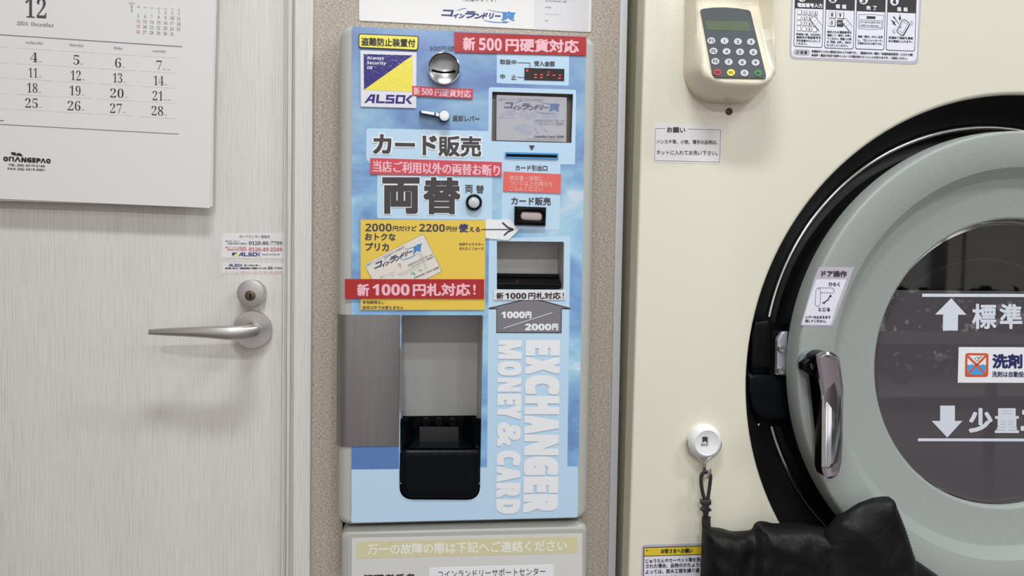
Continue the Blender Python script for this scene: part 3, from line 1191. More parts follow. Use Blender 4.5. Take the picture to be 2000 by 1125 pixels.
# coin return lever
lv = ctr(868, 225.8, -.052)
r1 = prad(868, 225.8, 10.6, -.052)
M_TEAL = mat('dark_teal_metal', rgb(52, 82, 100), 0.25, metal=0.6)
base = lathe('return_lever', lv, [(r1 * 1.04, YP), (r1 * 1.04, -.0500), (r1 * .98, -.0512), (0.0004, -.0512)], M_TEAL, ex, 40)
lathe('lever_cap', lv, [(r1 * .94, -.0511), (r1 * .90, -.0518), (r1 * .72, -.0519), (r1 * .70, -.0514), (r1 * .62, -.0514), (r1 * .58, -.0520), (0.0004, -.0521)], M_BRIGHT, base, 40)
arm = W([(706, 914), (724, 896), (862, 912), (912, 920), (908, 966), (862, 956), (726, 932)], -.0495, T5)
relief('lever_arm', roundp(arm, .0010), -.0420, lambda x, z, d: .0070 + .0006 * qround(d, .0008), M_TEAL, base, .003, (.0003, .0008))
decal('lever_face', [(732, 900), (860, 915), (860, 946), (732, 922)], -.0496, M_BRIGHT, base, 5, .0006, T5)
decal('lever_face', [(876, 920), (908, 925), (905, 958), (876, 952)], -.0496, M_BRIGHT, base, 2, .0006, T5)
# amount display
dsp = decal('amount_display', [(443, 340), (808, 350), (806, 460), (441, 450)], Y1, M_BROWN, ex, 0, .0006, T6)
led = [(458, 356, 18, 18), (533, 396, 22, 10), (533, 423, 22, 10), (588, 398, 22, 10), (586, 424, 22, 10), (647, 398, 20, 11), (654, 376, 20, 6), (702, 402, 20, 10), (757, 403, 20, 9), (752, 430, 22, 10)]
marks('lit_digits', [[(x, y), (x + w, y), (x + w, y + h), (x, y + h)] for x, y, w, h in led], Y1 - .0006, M_LED, dsp, T6)
# window with the card
yb = -.026
g = G()
front = [Q(p[0], p[1], YM) for p in HOLE_WIN]
back = [Vector((p.x, yb, p.z)) for p in front]
g.rings([front, back], smooth=False)
g.add(back, [(0, 1, 2, 3)])
M_WINB = mat('brownish_metal', rgb(120, 112, 106), 0.3, metal=0.7)
win = g.build('card_window', M_WINB, ex)


def clear_glass(nt, b, ior=1.65):
    out = nt.nodes['Material Output']
    tr_ = N(nt, 'ShaderNodeBsdfTransparent')
    gl = N(nt, 'ShaderNodeBsdfGlossy')
    gl.inputs['Roughness'].default_value = 0.02
    fr = N(nt, 'ShaderNodeFresnel')
    fr.inputs['IOR'].default_value = ior
    mx = N(nt, 'ShaderNodeMixShader')
    L(nt, fr, 'Fac', mx, 0)
    L(nt, tr_, 'BSDF', mx, 1)
    L(nt, gl, 'BSDF', mx, 2)
    L(nt, mx, 'Shader', out, 'Surface')


M_CLEAR = mat('clear_pane', (1, 1, 1, 1), build=clear_glass)
g = G().add([Q(p[0], p[1], YM - .0001) for p in HOLE_WIN], [(0, 1, 2, 3)])
face_room(g.build('window_pane', mat('thin_clear_pane', (1, 1, 1, 1), build=lambda nt, b: clear_glass(nt, b, 1.3)), win))
yk = -.0382
crd = decal('laundry_card', [(187, 588), (829, 611), (826, 960), (820, 970), (826, 985), (826, 1019), (184, 1003)], yk, mat('card_white', rgb(222, 222, 230), 0.3), None, 9, .0008, T6)
tag(crd, 'white prepaid card shown behind the small window of the money exchanger', 'card')
yk -= .0008
M_LAV = mat('lavender_ink', rgb(128, 122, 150), 0.5)
M_PALEB = mat('pale_blue_ink', rgb(182, 200, 226), 0.5)
laundry_logo(crd, (258, 692, 764, 706), yk, T6, M_LAV, mat('soft_blue_ink', rgb(130, 160, 210), 0.5), 92)
bl = []
for x, y, w, h in ((320, 752, 52, 26), (440, 765, 42, 36), (525, 775, 30, 26), (640, 780, 42, 28), (720, 775, 30, 22), (240, 770, 24, 18), (550, 840, 30, 26), (480, 800, 26, 14), (400, 890, 60, 26), (460, 930, 60, 24), (600, 850, 24, 14)):
    bl.append(circ(x, y, w, 14, h))
marks('pale_map', bl, yk, mat('very_pale_blue_ink', rgb(206, 212, 230), 0.5), crd, T6)
marks('map_dots', [circ(x, y, 5, 6, 5) for x, y in [(425 + i * 14, 860 + i * 3.6) for i in range(9)]] + [[(x, y), (x + 14, y + 3), (x + 14, y + 18), (x, y + 14)] for x, y in ((540, 892), (545, 915), (560, 928), (622, 900), (640, 912), (590, 880))],
      yk - .0001, M_PALEB, crd, T6)
lettering('small_lettering', [('吹田グリーンプレイス近くのまちとお洗濯SPOT', 207, 628, 620, 634, 24), ('吹田市片山町2丁目11-65', 546, 824, 806, 826, 26), ('ロイヤルハイツ朝陽1F', 578, 854, 806, 856, 26),
                              ('吹田グリーンプレイス', 210, 796, 350, 800, 16), ('https://laundry-so.info/katayamacho/', 462, 994, 794, 1000, 15)], yk - .0002, mat('pale_lettering_ink', rgb(158, 156, 172), 0.5), crd, T6)
lettering('card_name_lettering', [(sansi('Laundry Card 2200'), 532, 971, 802, 974, 27)], yk - .0002, M_INK, crd, T6)
# card outlet
fr = decal('card_outlet', [(1280, 262), (1690, 272), (1688, 318), (1280, 308)], Y1, mat('bright_blue_plastic', rgb(62, 142, 200), 0.3), ex, 6, .0016, T7)
marks('card_slit', [roundp([(1290, 276), (1680, 285), (1678, 306), (1290, 297)], 4)], Y1 - .0016, M_BLACK, fr, T7)
# round change button
rb = ctr(925.7, 395.2, -.044)
br = prad(925.7, 395.2, 15.8, -.044)
btn = lathe('change_button', rb, [(br, YP), (br, -.0446), (br * .95, -.0455), (br * .74, -.0458), (br * .70, -.0448), (br * .69, -.0430)], M_BLACK, ex, 48)
lathe('button_lens', rb, [(br * .70, -.0430), (br * .69, -.0444), (br * .5, -.0452), (0.0003, -.0455)], mat('milky_lens', rgb(190, 198, 202), 0.15), btn, 40)
# vending button
sq = W([(1355, 675), (1600, 684), (1594, 829), (1352, 822)], -.046, T7)
fr_c = ctr(*tp(T7, (1483, 753)), -.046)


def vend_h(x, z, d):
    e = math.hypot(max(0, abs(x - fr_c[0]) - .0085), z - fr_c[1])
    return .001 + .006 * qround(d, .004) - (.0035 if e < .0082 else 0) * min(1, max(0, (.0082 - e) / .0012))


vb = relief('vending_button', roundp(sq, .0012), YP, vend_h, M_BLACK, ex, .0012, (.0003, .001))
ln = W(roundp([(1398, 716), (1566, 724), (1566, 792), (1398, 784)], 34, 8), -.0445, T7)
relief('button_lens', ln, -.0420, lambda x, z, d: .0012 + .0016 * qround(d, .003), mat('pinkish_lens', rgb(176, 160, 160), 0.2), vb, .002, (.0003, .001))

# banknote inlet
hb = [Q(p[0], p[1], YM) for p in HOLE_BILL]
yb = .006
g = G().rings([hb, [Vector((p.x, yb, p.z)) for p in hb]], smooth=False)
g.add([Vector((p.x, yb, p.z)) for p in hb], tessellate_polygon([hb]))
note = g.build('banknote_inlet', M_GREYIN, ex)
bx0, bx1 = Q(971.5, 520, YM).x + .0005, Q(1099.5, 520, YM).x - .0005
zb = Q(1030, 564.6, YM).z
zt = Q(1030, 534.5, -.005).z
g = G().box(bx0, bx1, -.012, .0055, zb + .0005, zt)
za, zc = Q(1030, 553, -.036).z, Q(1030, 543, -.02).z
g.add([(bx0, -.012, zt - .004), (bx1, -.012, zt - .004), (bx1, -.030, zc - .006), (bx0, -.030, zc - .006), (bx0, -.030, zb + .0005), (bx1, -.030, zb + .0005)], [(0, 1, 2, 3), (3, 2, 5, 4)])
mouth = g.build('inlet_mouth', M_BLACK, note)
tube('inlet_lip', [(bx0 + .001, -.0365, za - .002), (bx1 - .004, -.0365, za - .002)], .0028, M_BLACK, note, 14)
marks('red_sensor', [circ(348, 562, 8, 10)], -.0302, mat('deep_red', (0.25, 0.01, 0.01, 1), 0.3), note, T9)

# coin tray
ht = [Q(p[0], p[1], YM) for p in HOLE_TRAY]
yb = .045
hb4 = [Q(*tp(T10, p), YM) for p in ((405, 72), (853, 72), (838, 1000), (396, 1000))]
bk4 = [Vector((p.x, yb, p.z)) for p in hb4]
g = G().rings([hb4, bk4], smooth=False)
g.add(bk4, [(0, 1, 2, 3)])
tray = g.build('coin_tray_recess', M_GREYIN, ex)
sharpen(tray, 10)
# black scoop: rim, slanting sides, back and floor, then the rounded front
fA = [Q(*tp(T10, p), YM - .001) for p in ((396, 640), (408, 800), (838, 800), (842, 640))]
bA = [Q(*tp(T10, p), .043) for p in ((470, 626), (480, 740), (738, 740), (748, 626))]
g = G()
g.add([fA[0], bA[0], bA[1], fA[1]], [(0, 1, 2, 3)])
g.add([fA[3], bA[3], bA[2], fA[2]], [(0, 1, 2, 3)])
g.add([bA[0], bA[1], bA[2], bA[3]], [(0, 1, 2, 3)])
mid = [Q(*tp(T10, p), YM + .006) for p in ((420, 830), (826, 830))]
g.add([fA[1], mid[0], mid[1], fA[2]], [(0, 1, 2, 3)])
g.add([bA[1], mid[0], mid[1], bA[2]], [(0, 1, 2, 3)])
zz = bA[0].z
g.add([Vector((hb4[0].x + .001, .0435, zz)), Vector((hb4[1].x - .001, .0435, zz)), Vector((hb4[1].x - .001, .0435, zz - .08)), Vector((hb4[0].x + .001, .0435, zz - .08))], [(0, 1, 2, 3)])
scoop = g.build('coin_scoop', M_NAVYB, tray)
out = W(roundp([(404, 805), (838, 805), (830, 1079), (402, 1076)], [4, 4, 76, 76], 8), YM, T10)
relief('scoop_front', out, YM + .006, lambda x, z, d: .003 + .007 * qround(d, .004), M_NAVYB, tray, .006, (.0005, .0015, .003))
# black plate that paints in the shade of the gap behind the scoop edge
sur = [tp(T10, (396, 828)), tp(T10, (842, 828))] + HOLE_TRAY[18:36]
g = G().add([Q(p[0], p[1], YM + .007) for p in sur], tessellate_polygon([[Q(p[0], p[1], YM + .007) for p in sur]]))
g.build('scoop_gap_shade', M_BLACK, tray)
ch = [Q(*tp(T10, p), .02) for p in ((505, 688), (718, 690), (718, 768), (505, 766))]
G().prism(ch, [p + Vector((0, .006, 0)) for p in ch]).build('chute_flap', mat('charcoal_plastic', (0.03, 0.03, 0.033, 1), 0.4), tray)
for k in (540, 612, 686):
    c_ = ctr(*tp(T10, (k, 664)), .03)
    lathe('coin_chute', c_, [(.0058, .043), (.0058, .032), (.0048, .030), (.0005, .030)], M_BLACK, tray, 24)

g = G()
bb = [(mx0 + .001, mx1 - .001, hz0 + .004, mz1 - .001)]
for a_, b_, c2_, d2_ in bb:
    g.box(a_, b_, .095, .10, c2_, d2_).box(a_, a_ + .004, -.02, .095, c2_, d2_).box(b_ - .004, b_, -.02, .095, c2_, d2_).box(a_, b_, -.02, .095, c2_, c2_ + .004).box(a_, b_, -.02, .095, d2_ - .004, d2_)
g.build('light_stop_shell', M_GAP, ex)  # dark shell added behind the openings to stop light leaking through
# steel flap covering the left edge of the housing
zt_, zb_ = Q(720, 615, -.042).z, Q(720, 872, -.042).z
pr = [(hx0 - .0014, -.004), (hx0 - .0014, -.026)]
for k in range(1, 7):
    t = math.pi / 2 * k / 6
    pr.append((hx0 - .0014 + .0144 * (1 - math.cos(t)), -.026 - .0155 * math.sin(t)))
xe = Q(781.5, 640, -.0417).x
pr += [(xe - .0008, -.0415), (xe, -.0410), (xe, -.0403), (hx0 + .0135, -.0403)]
for k in range(5, -1, -1):
    t = math.pi / 2 * k / 6
    pr.append((hx0 - .0004 + .0134 * (1 - math.cos(t)), -.026 - .0145 * math.sin(t)))
pr.append((hx0 - .0004, -.004))
lo = [[Vector((a_, b_, z_)) for a_, b_ in pr] for z_ in (zt_, zb_)]
g = G().rings(lo, cap0=True, cap1=True)
sp = g.build('steel_flap', M_STEEL, ex)
sharpen(sp, 40)
sp['label'] = 'brushed steel flap over the left edge'
nt_ = [Q(*p, -.0417) for p in ((781.4, 680), (786.2, 682), (786.2, 803), (781.4, 805))]
G().prism(nt_, [p + Vector((0, .0012, 0)) for p in nt_]).build('flap_tab', M_STEEL, sp)

# ------------------------------------------------------------------ stickers on the exchanger
YS = YP - .0011
a = decal('warning_label', [(103, 130), (705, 155), (698, 300), (103, 273)], YS, M_INK, None, 26, .0003, T5)
tag(a, 'small yellow black-rimmed label above the square security sticker on the blue panel', 'label')
marks('yellow_field', [roundp([(112, 139), (696, 163), (689, 291), (112, 264)], 20)], YS - .0003, M_YELL, a, T5)
lettering_each('black_lettering', [('盗難防止装置付', 132, 209, 672, 226, 82, dict(b=2.2))], YS - .0005, M_INK, a, T5)
a = decal('security_sticker', [(122, 298), (683, 318), (680, 876), (127, 860)], YS, mat('silver_white_film', rgb(216, 216, 224), 0.25), None, 12, .0003, T5)
tag(a, 'square security sticker split into navy and yellow triangles, beside the round coin entry', 'sticker')
M_NAVYF = mat('navy_film', rgb(52, 44, 120), 0.18, build=noise_bump(260, 0.25, 0.001))
M_YELF = mat('yellow_film', rgb(232, 218, 84), 0.18, build=noise_bump(260, 0.2, 0.001))
marks('navy_triangle', [[(155, 335), (645, 348), (158, 692)]], YS - .0003, M_NAVYF, a, T5)
marks('yellow_triangle', [[(645, 348), (645, 712), (158, 692)]], YS - .0003, M_YELF, a, T5)
lettering_each('white_lettering', [(sansi('ALways'), 186, 377, 358, 382, 40), (sansi('Security'), 186, 425, 382, 431, 42), (sansi('OK'), 188, 470, 248, 473, 30)], YS - .0005, M_WHITE, a, T5)
alsok('logo_lettering', (166, 779, 645, 790, 86), YS - .0003, M_NAVYF, a, T5)
a = decal('red_strip', [(883, 224), (1805, 257), (1803, 388), (884, 365)], YS, M_RED, None, 0, .0003, T4)
tag(a, 'large red strip with pink lettering along the top edge of the blue panel', 'sticker')
lettering('pink_lettering', [('新', 943, 304, 1030, 306, 95, dict(b=4)), (sans('500'), 1055, 307, 1215, 312, 88, dict(b=1.5)), ('円硬貨対応', 1240, 312, 1752, 324, 94, dict(b=4))], YS - .0003, M_PINK, a, T4)
a = decal('red_strip', [(640, 652), (1248, 685), (1243, 783), (640, 752)], YS - .0004, mat('faded_red_print', rgb(190, 64, 78), 0.3), None, 0, .0003, T5)
tag(a, 'small faded red strip under the round coin entry', 'sticker')
lettering('pink_lettering', [('新', 652, 703, 715, 706, 78, dict(b=2.5)), (sans('500'), 735, 708, 845, 714, 66, dict(b=1)), ('円硬貨対応', 865, 716, 1228, 735, 78, dict(b=2.5))], YS - .0007, M_PINK, a, T5)
a = decal('red_strip', [(247, 308), (1255, 340), (1253, 450), (247, 432)], YS, mat('rose_red_print', rgb(200, 72, 84), 0.28), None, 0, .0003, T7)
tag(a, 'red strip between the two rows of large black lettering on the blue panel', 'sticker')
lettering('pink_lettering', [('当店ご利用以外の両替お断り', 268, 371, 1242, 405, 88, dict(bx=3.5, by=1.2))], YS - .0003, M_PINK, a, T7)
a = decal('red_note', [(1268, 412), (1710, 432), (1705, 580), (1265, 562)], YS, mat('coral_print', rgb(218, 98, 92), 0.35), None, 0, .0003, T7)
tag(a, 'coral red three-line note directly above the black vending button', 'sticker')
lettering('pink_lettering', [('領収書・両替に', 1312, 461, 1572, 467, 38), ('ついては上の掲示を', 1312, 500, 1646, 509, 40), ('ごらんください', 1312, 541, 1570, 546, 38)], YS - .0003, mat('salmon_ink', rgb(240, 190, 188), 0.4), a, T7)
a = decal('yellow_poster', [(217, 93), (1410, 98), (1403, 955), (217, 955)], YS, M_YEL, None, 0, .0003, T8)
tag(a, 'yellow poster showing a tilted prepaid card, above the steel flap', 'poster')
yy = YS - .0003
M_CHAR = mat('charcoal_print', rgb(58, 54, 66), 0.4)
lettering_each('black_lettering', [(sans('2000'), 262, 167, 513, 168, 74), ('円だけど', 525, 176, 752, 178, 50, dict(b=1.5)), (sans('2200'), 777, 170, 1022, 172, 74), ('円分', 1035, 180, 1143, 181, 50, dict(b=1.5)),
                              ('える', 1255, 185, 1358, 186, 48, dict(b=1.5)), ('おトクな', 258, 256, 552, 258, 70, dict(b=2.5)), ('プリカ', 262, 350, 488, 354, 80, dict(b=3)),
                              ('当店キャラクター', 1158, 326, 1393, 328, 27, dict(b=.6)), ('せんたくリョーマ', 1158, 368, 1393, 370, 30, dict(b=.6)),
                              ('有効期限なし', 235, 881, 447, 883, 33, dict(b=.6)), ('当店以外では使えません', 235, 931, 628, 933, 34, dict(b=.6))], yy, M_CHAR, a, T8)
lettering('navy_lettering', [('使', 1152, 172, 1244, 173, 84, dict(b=4))], yy, mat('deep_navy_print', rgb(48, 44, 100), 0.4), a, T8)
cardq = [(254, 520), (815, 231), (994, 585), (820, 672), (330, 672)]
marks('card_outline', [roundp([(252, 519), (816, 227), (998, 586), (820, 676), (326, 676)], [26, 26, 26, 0, 0])], yy, M_DARK, a, T8)
marks('card_picture', [roundp(cardq, [24, 24, 24, 0, 0])], yy - .0001, mat('card_print_white', rgb(214, 208, 200), 0.4), a, T8)
marks('card_map', [[(770, 410), (800, 408), (860, 560), (830, 570)], [(560, 610), (780, 520), (800, 545), (590, 640)], circ(520, 625, 24, 12, 12)], yy - .0002, mat('pale_grey_ink', rgb(196, 192, 186), 0.5), a, T8)
marks('card_green_dots', [circ(x, y, 8, 8, 10) for x, y in ((702, 610), (718, 600), (735, 618), (780, 580), (798, 575), (728, 605))], yy - .0003, mat('green_ink', rgb(120, 168, 120), 0.5), a, T8)
marks('card_pin', stroke([(576, 520), (584, 536), (598, 532), (601, 518), (590, 511), (578, 517)], 4) + stroke([(598, 540), (604, 562)], 3), yy - .0003, M_REDINK, a, T8)
laundry_logo(a, (352, 548, 800, 352), yy - .0003, T8, mat('slate_navy_ink', rgb(48, 62, 92), 0.4), M_BLUEINK, 92)
lettering('card_lettering', [('吹田グリーンプレイス近くのまちとお洗濯SPOT', 276, 530, 640, 350, 24), ('吹田市片山町2丁目11-65', 668, 534, 902, 422, 26), ('ロイヤルハイツ朝陽1F', 708, 544, 914, 446, 24),
                             (sansi('Laundry Card 2200'), 728, 652, 964, 550, 26), ('吹田グリーンプレイス', 405, 648, 540, 590, 14)], yy - .0003, M_CHAR, a, T8)
a2 = decal('red_strip', [(65, 660), (1397, 662), (1397, 850), (68, 847)], YS - .0012, M_RED, None, 0, .0003, T8)
tag(a2, 'wide red strip with pink lettering laid across the yellow poster', 'sticker')
lettering('pink_lettering', [('新', 182, 765, 300, 764, 122, dict(b=5)), (sans('1000'), 330, 763, 685, 762, 110, dict(b=3)), ('円札対応', 715, 763, 1265, 761, 122, dict(b=5)), (sans('!'), 1292, 760, 1316, 760, 100, dict(b=2))], YS - .0015, M_PINK, a2, T8)
a = decal('arrow_sticker', [(80, 38), (285, 38), (362, 125), (270, 214), (80, 196)], YS, M_WHITE, None, 8, .0003, T9)
tag(a, 'white arrow-shaped sticker pointing from the yellow poster towards the vending button', 'sticker')
marks('black_arrow', stroke([(45, 122), (312, 122)], 8) + stroke([(225, 66), (268, 104), (313, 122), (268, 142), (240, 168)], 14), YS - .0005, M_CHAR, a, T9)
a = decal('banknote_label', [(148, 637), (758, 637), (755, 717), (148, 718)], YS, M_PAPER2, None, 0, .0003, T9)
tag(a, 'white strip with black lettering directly under the banknote slot', 'label')
lettering_each('black_lettering', [('新', 172, 683, 232, 683, 58, dict(b=2)), (sans('1000'), 246, 683, 424, 683, 50, dict(b=1)), ('円札対応', 440, 682, 716, 681, 58, dict(b=2)), (sans('!'), 732, 680, 742, 680, 50, dict(b=1))], YS - .0003, M_INK, a, T9)

# ------------------------------------------------------------------ grey lower unit
lowu = thing('lower_cabinet', Q(900, 1120, -.02), 'plain grey metal unit directly below the money exchanger, carrying a white notice', 'cabinet')
lx0, lx1 = Q(667, 1100, -.025).x, Q(1146.5, 1070, -.03).x
lz1 = Q(900, 1027.5, -.036).z
g = G()
loops = []
for k in range(0, 8):
    t = math.pi / 2 * max(0, k - 1) / 6
    ins = .010 * (1 - math.cos(t))
    y = 0.0 if k == 0 else -.026 - .010 * math.sin(t)
    loops.append([Vector((a_, y, b_)) for a_, b_ in rrect(lx0 + ins, lx1 - ins, .14 + ins, lz1 - ins, .012 - ins * .6, 4)])
g.rings(loops, cap1=True)
lb = g.build('cabinet_body', M_HOUS, lowu)
sharpen(lb, 50)
struct(G().box(mx0 + .002, mx1 - .002, .004, .1, .13, lz1 + .012).build('wall_shade_block', M_GAP))  # dark block put in so the gap above the cabinet looks shaded
pts = [(165, 318), (1780, 284), (1782, 1200), (160, 1200)]
decal('raised_plate', [(140, 300), (1792, 262), (1792, 1400), (136, 1400)], -.036, M_HOUS, lowu, 14, .0012, T12)
a = decal('service_notice', [(168, 326), (1776, 292), (1774, 1200), (164, 1200)], -.0372, mat('aged_white_paper', rgb(206, 205, 202), 0.55), None, 4, .0004, T12)
tag(a, 'white service notice with a pale yellow heading band, on the grey lower unit', 'notice')
yl = -.0376
marks('yellow_band', [roundp([(200, 350), (1745, 314), (1745, 429), (200, 466)], [30, 30, 0, 0])], yl, mat('pale_yellow_ink', rgb(205, 200, 160), 0.5), a, T12)
lettering('faded_lettering', [('万一の故障の際は下記へご連絡ください', 275, 405, 1668, 377, 80, dict(b=2.5))], yl - .0001, mat('off_white_ink', rgb(226, 226, 214), 0.5), a, T12)
lettering_each('black_lettering', [('管理者氏名', 248, 606, 606, 598, 52, dict(b=2.5))], yl, M_INK, a, T12)
b_ = decal('name_tape', [(708, 533), (1575, 510), (1575, 660), (708, 680)], yl, M_WHITE, a, 3, .0003, T12)
lettering('tape_lettering', [('コインランドリーサポートセンター', 770, 577, 1518, 555, 52)], yl - .0003, M_INK, b_, T12)


# ================================================================== washing machine
YWP = -0.060
T13, T14, T15 = Z(1200, 0, 3.408), Z(1500, 0, 4.0), Z(1420, 480, 2.25)
T16, T17, T18 = Z(1680, 420, 1.94), Z(1200, 780, 3.26), Z(1350, 940, 3.9216)
T21, T22, T24, T25, T26, T27 = Z(1550, 500, 7.031), Z(1230, 220, 9.375), Z(1840, 660, 4.6875), Z(1530, 0, 7.143), Z(1540, 660, 3.883), Z(1440, 600, 4.325)
wm = thing('washing_machine', (0.78, -.06, 0.08), 'large cream front-loading washing machine with round grey porthole door', 'washing machine')
DC = (0.781, 0.987)
OC, OR_ = (0.7925, 0.968), 0.382
e = vx((1259.5, 1227.5), YWP)
zb0, zb1, xw = 0.08, 1.95, 1.46
NH = 160
hole = [(OC[0] + OR_ * math.cos(2 * math.pi * i / NH), OC[1] + OR_ * math.sin(2 * math.pi * i / NH)) for i in range(NH)]
g = G()
r_ = .003
outer = [(e(zb0) + r_, zb0), (xw, zb0), (xw, zb1), (e(zb1) + r_, zb1)]
ls = [v3(outer, YWP), v3(hole, YWP)]
g.add([p for l in ls for p in l], tessellate_polygon(ls))
lo = []
for k in range(6):
    t = math.pi / 2 * k / 5
    lo.append([Vector((e(z) + r_ * (1 - math.cos(t)), YWP + r_ * (1 - math.sin(t)), z)) for z in (zb0, zb1)])
g.rings(lo, closed=False)
lo = []
for k in range(6):
    t = math.pi / 2 * k / 5
    lo.append([Vector((OC[0] + (OR_ - .005 * math.sin(t)) * math.cos(2 * math.pi * i / NH), YWP + .005 * (1 - math.cos(t)), OC[1] + (OR_ - .005 * math.sin(t)) * math.sin(2 * math.pi * i / NH))) for i in range(NH)])
lo.append([Vector((p.x, YWP + .02, p.z)) for p in lo[-1]])
g.rings(lo)
fp = g.build('front_panel', M_CREAM, wm)
sharpen(fp, 35)
g = G()
z_ = (zb0, zb1)
lo = [[Vector((e(z) + d, y, z)) for z in z_] for d, y in ((0, YWP + r_), (0, -.041), (.004, -.041), (.004, -.038), (0.001, -.038), (.001, -.024), (.006, -.024), (.006, .28))]
g.rings(lo, closed=False, smooth=False)
g.build('side_panel', M_FLANGE, wm)
# black bezel between the panel opening and the steel rim
lo = []
for k, (c, r, y) in enumerate(((OC, OR_ - .0048, YWP + .006), (OC, OR_ - .007, YWP + .014), (DC, .3265, -.014), (DC, .3255, -.008))):
    lo.append([Vector((c[0] + r * math.cos(2 * math.pi * i / NH), y, c[1] + r * math.sin(2 * math.pi * i / NH))) for i in range(NH)])
g = G().rings(lo)
bz = g.build('bezel', M_BLACKT, wm)
sharpen(bz, 40)
M_POL = mat('polished_steel', (.80, .79, .78, 1), .14, metal=1)
pr = [(.3215 + .0042 * math.cos(math.pi * (k / 8) ), -.0125 - .0042 * math.sin(math.pi * (k / 8))) for k in range(9)]
lathe('steel_rim', DC, [(.3257, -.004)] + pr + [(.3172, .004), (.316, .03)], M_POL, wm, 180)
lathe('door_seal', DC, [(.3165, .014), (.312, .012), (.300, .010), (.300, -.044), (.28, -.046)], mat('black_rubber', (.013, .013, .015, 1), .45), wm, 120)
# drum seen through the glass
lathe('drum', DC, [(.3165, .028), (.305, .03), (.25, .03), (.262, .06), (.262, .34), (.0005, .345)], mat('dull_drum_steel', (.25, .25, .26, 1), .38, metal=1), wm, 96)
lathe('drum_mouth_ring', DC, [(.232, -.01), (.226, .008), (.236, .02), (.25, .03)], M_CHROME, wm, 96)

# the round door
pr = [(.293, -.048), (.305, -.049), (.3092, -.0515), (.3098, -.0545), (.3070, -.0765), (.3062, -.0782), (.3045, -.0791), (.3025, -.0792), (.2605, -.0792), (.2595, -.0786),
      (.2465, -.0652), (.2450, -.0646), (.1970, -.0646), (.1946, -.0640), (.1930, -.0622), (.1915, -.046)]
door = lathe('washer_door', DC, pr, M_RING, wm, 180)
door['label'] = 'round grey door ring of textured paint'


def dark_glass(nt, b):
    out = nt.nodes['Material Output']
    tr_ = N(nt, 'ShaderNodeBsdfTransparent')
    tr_.inputs['Color'].default_value = (.30, .29, .30, 1)
    df = N(nt, 'ShaderNodeBsdfDiffuse')
    df.inputs['Color'].default_value = (.125, .112, .124, 1)
    m0 = N(nt, 'ShaderNodeMixShader')
    m0.inputs[0].default_value = 0.72
    L(nt, tr_, 'BSDF', m0, 1)
    L(nt, df, 'BSDF', m0, 2)
    gl = N(nt, 'ShaderNodeBsdfGlossy')
    gl.inputs['Roughness'].default_value = 0.015
    fr_ = N(nt, 'ShaderNodeFresnel')
    fr_.inputs['IOR'].default_value = 1.9
    mx = N(nt, 'ShaderNodeMixShader')
    L(nt, fr_, 'Fac', mx, 0)
    L(nt, m0, 'Shader', mx, 1)
    L(nt, gl, 'BSDF', mx, 2)
    L(nt, mx, 'Shader', out, 'Surface')


M_GLASS = mat('smoked_glass', (.05, .05, .05, 1), build=dark_glass)
YG = -.0550
pane = lathe('door_glass', DC, [(.1914, YG + .0004), (.15, YG + .0004), (.10, YG + .0004), (.05, YG + .0004), (.0004, YG + .0004)], M_CLEAR, door, 96)
face_room(pane)
zl = Q(*tp(T16, (235, 285)), YG).z
aa = math.asin((zl - DC[1]) / .1908)
fp_ = [Vector((DC[0] + .1908 * math.cos(t), YG, DC[1] + .1908 * math.sin(t))) for t in [math.pi - aa + (math.pi + 2 * aa) * k / 90 for k in range(91)]]
glass = G().add(fp_, [tuple(range(91))]).build('tinted_film', M_GLASS, door)
face_room(glass)
bowl = []
for k in range(13):
    t = math.pi / 2 * k / 12
    bowl.append((.186 * math.cos(t) ** .6 if k < 12 else .0004, -.048 + .12 * math.sin(t)))
face_room(lathe('glass_bowl', DC, bowl, mat('thick_bowl_glass', (1, 1, 1, 1), build=lambda nt, b: clear_glass(nt, b, 3.0)), door, 72))
lathe('glass_seat', DC, [(.1912, -.048), (.186, -.0485), (.184, -.036), (.19, -.025)], M_CHROME, door, 96)
# printing on the glass
yg = YG - .0002
M_FROST = mat('frosted_white_print', rgb(206, 212, 222), 0.35)
for pm in [[(235, 298), (700, 299), (700, 311), (235, 310)], [(345, 315), (403, 378), (371, 378), (370, 438), (313, 438), (314, 377), (284, 377)],
                      [(303, 722), (359, 722), (359, 780), (388, 780), (330, 843), (271, 780), (303, 780)], [(219, 846), (700, 847), (700, 858), (219, 857)]]:
    marks('print_mark', [pm], yg, M_FROST, door, T16)
lettering_each('print_lettering', [('標', 424, 384, 516, 384, 96, dict(b=2.6)), ('準', 528, 384, 614, 384, 96, dict(b=2.6)), ('少', 411, 778, 502, 778, 94, dict(b=4.5)), ('量', 510, 779, 602, 779, 94, dict(b=2.4)), ('エ', 608, 778, 690, 778, 80, dict(b=4.5))], yg, M_FROST, door, T16)
# door lever
HO = roundp([(178, 128), (214, 100), (258, 92), (300, 100), (357, 146), (377, 235), (417, 400), (415, 480), (392, 950), (372, 1030), (312, 1062), (258, 1052), (238, 985), (250, 600), (258, 430), (212, 258)],
            [8, 20, 30, 20, 12, 20, 20, 20, 20, 40, 50, 40, 20, 20, 20, 20], 4)
hp = densify(W(HO, -.107, T26), .004)
zmid = Q(*tp(T26, (340, 425)), -.107).z
ztip = Q(*tp(T26, (310, 1060)), -.107).z


def inset_poly(p, q):
    out = []
    n = len(p)
    sgn = 1 if sum(p[i - 1][0] * p[i][1] - p[i][0] * p[i - 1][1] for i in range(n)) > 0 else -1
    for i in range(n):
        a, b = Vector(p[i - 2]), Vector(p[(i + 2) % n])
        t = (b - a).normalized()
        out.append((p[i][0] - t.y * q * sgn, p[i][1] + t.x * q * sgn))
    return out


def face_y(z):
    k = (zmid - z) / (zmid - ztip)
    return -.1100 + (-.0055 * k if k > 0 else .022 * k)


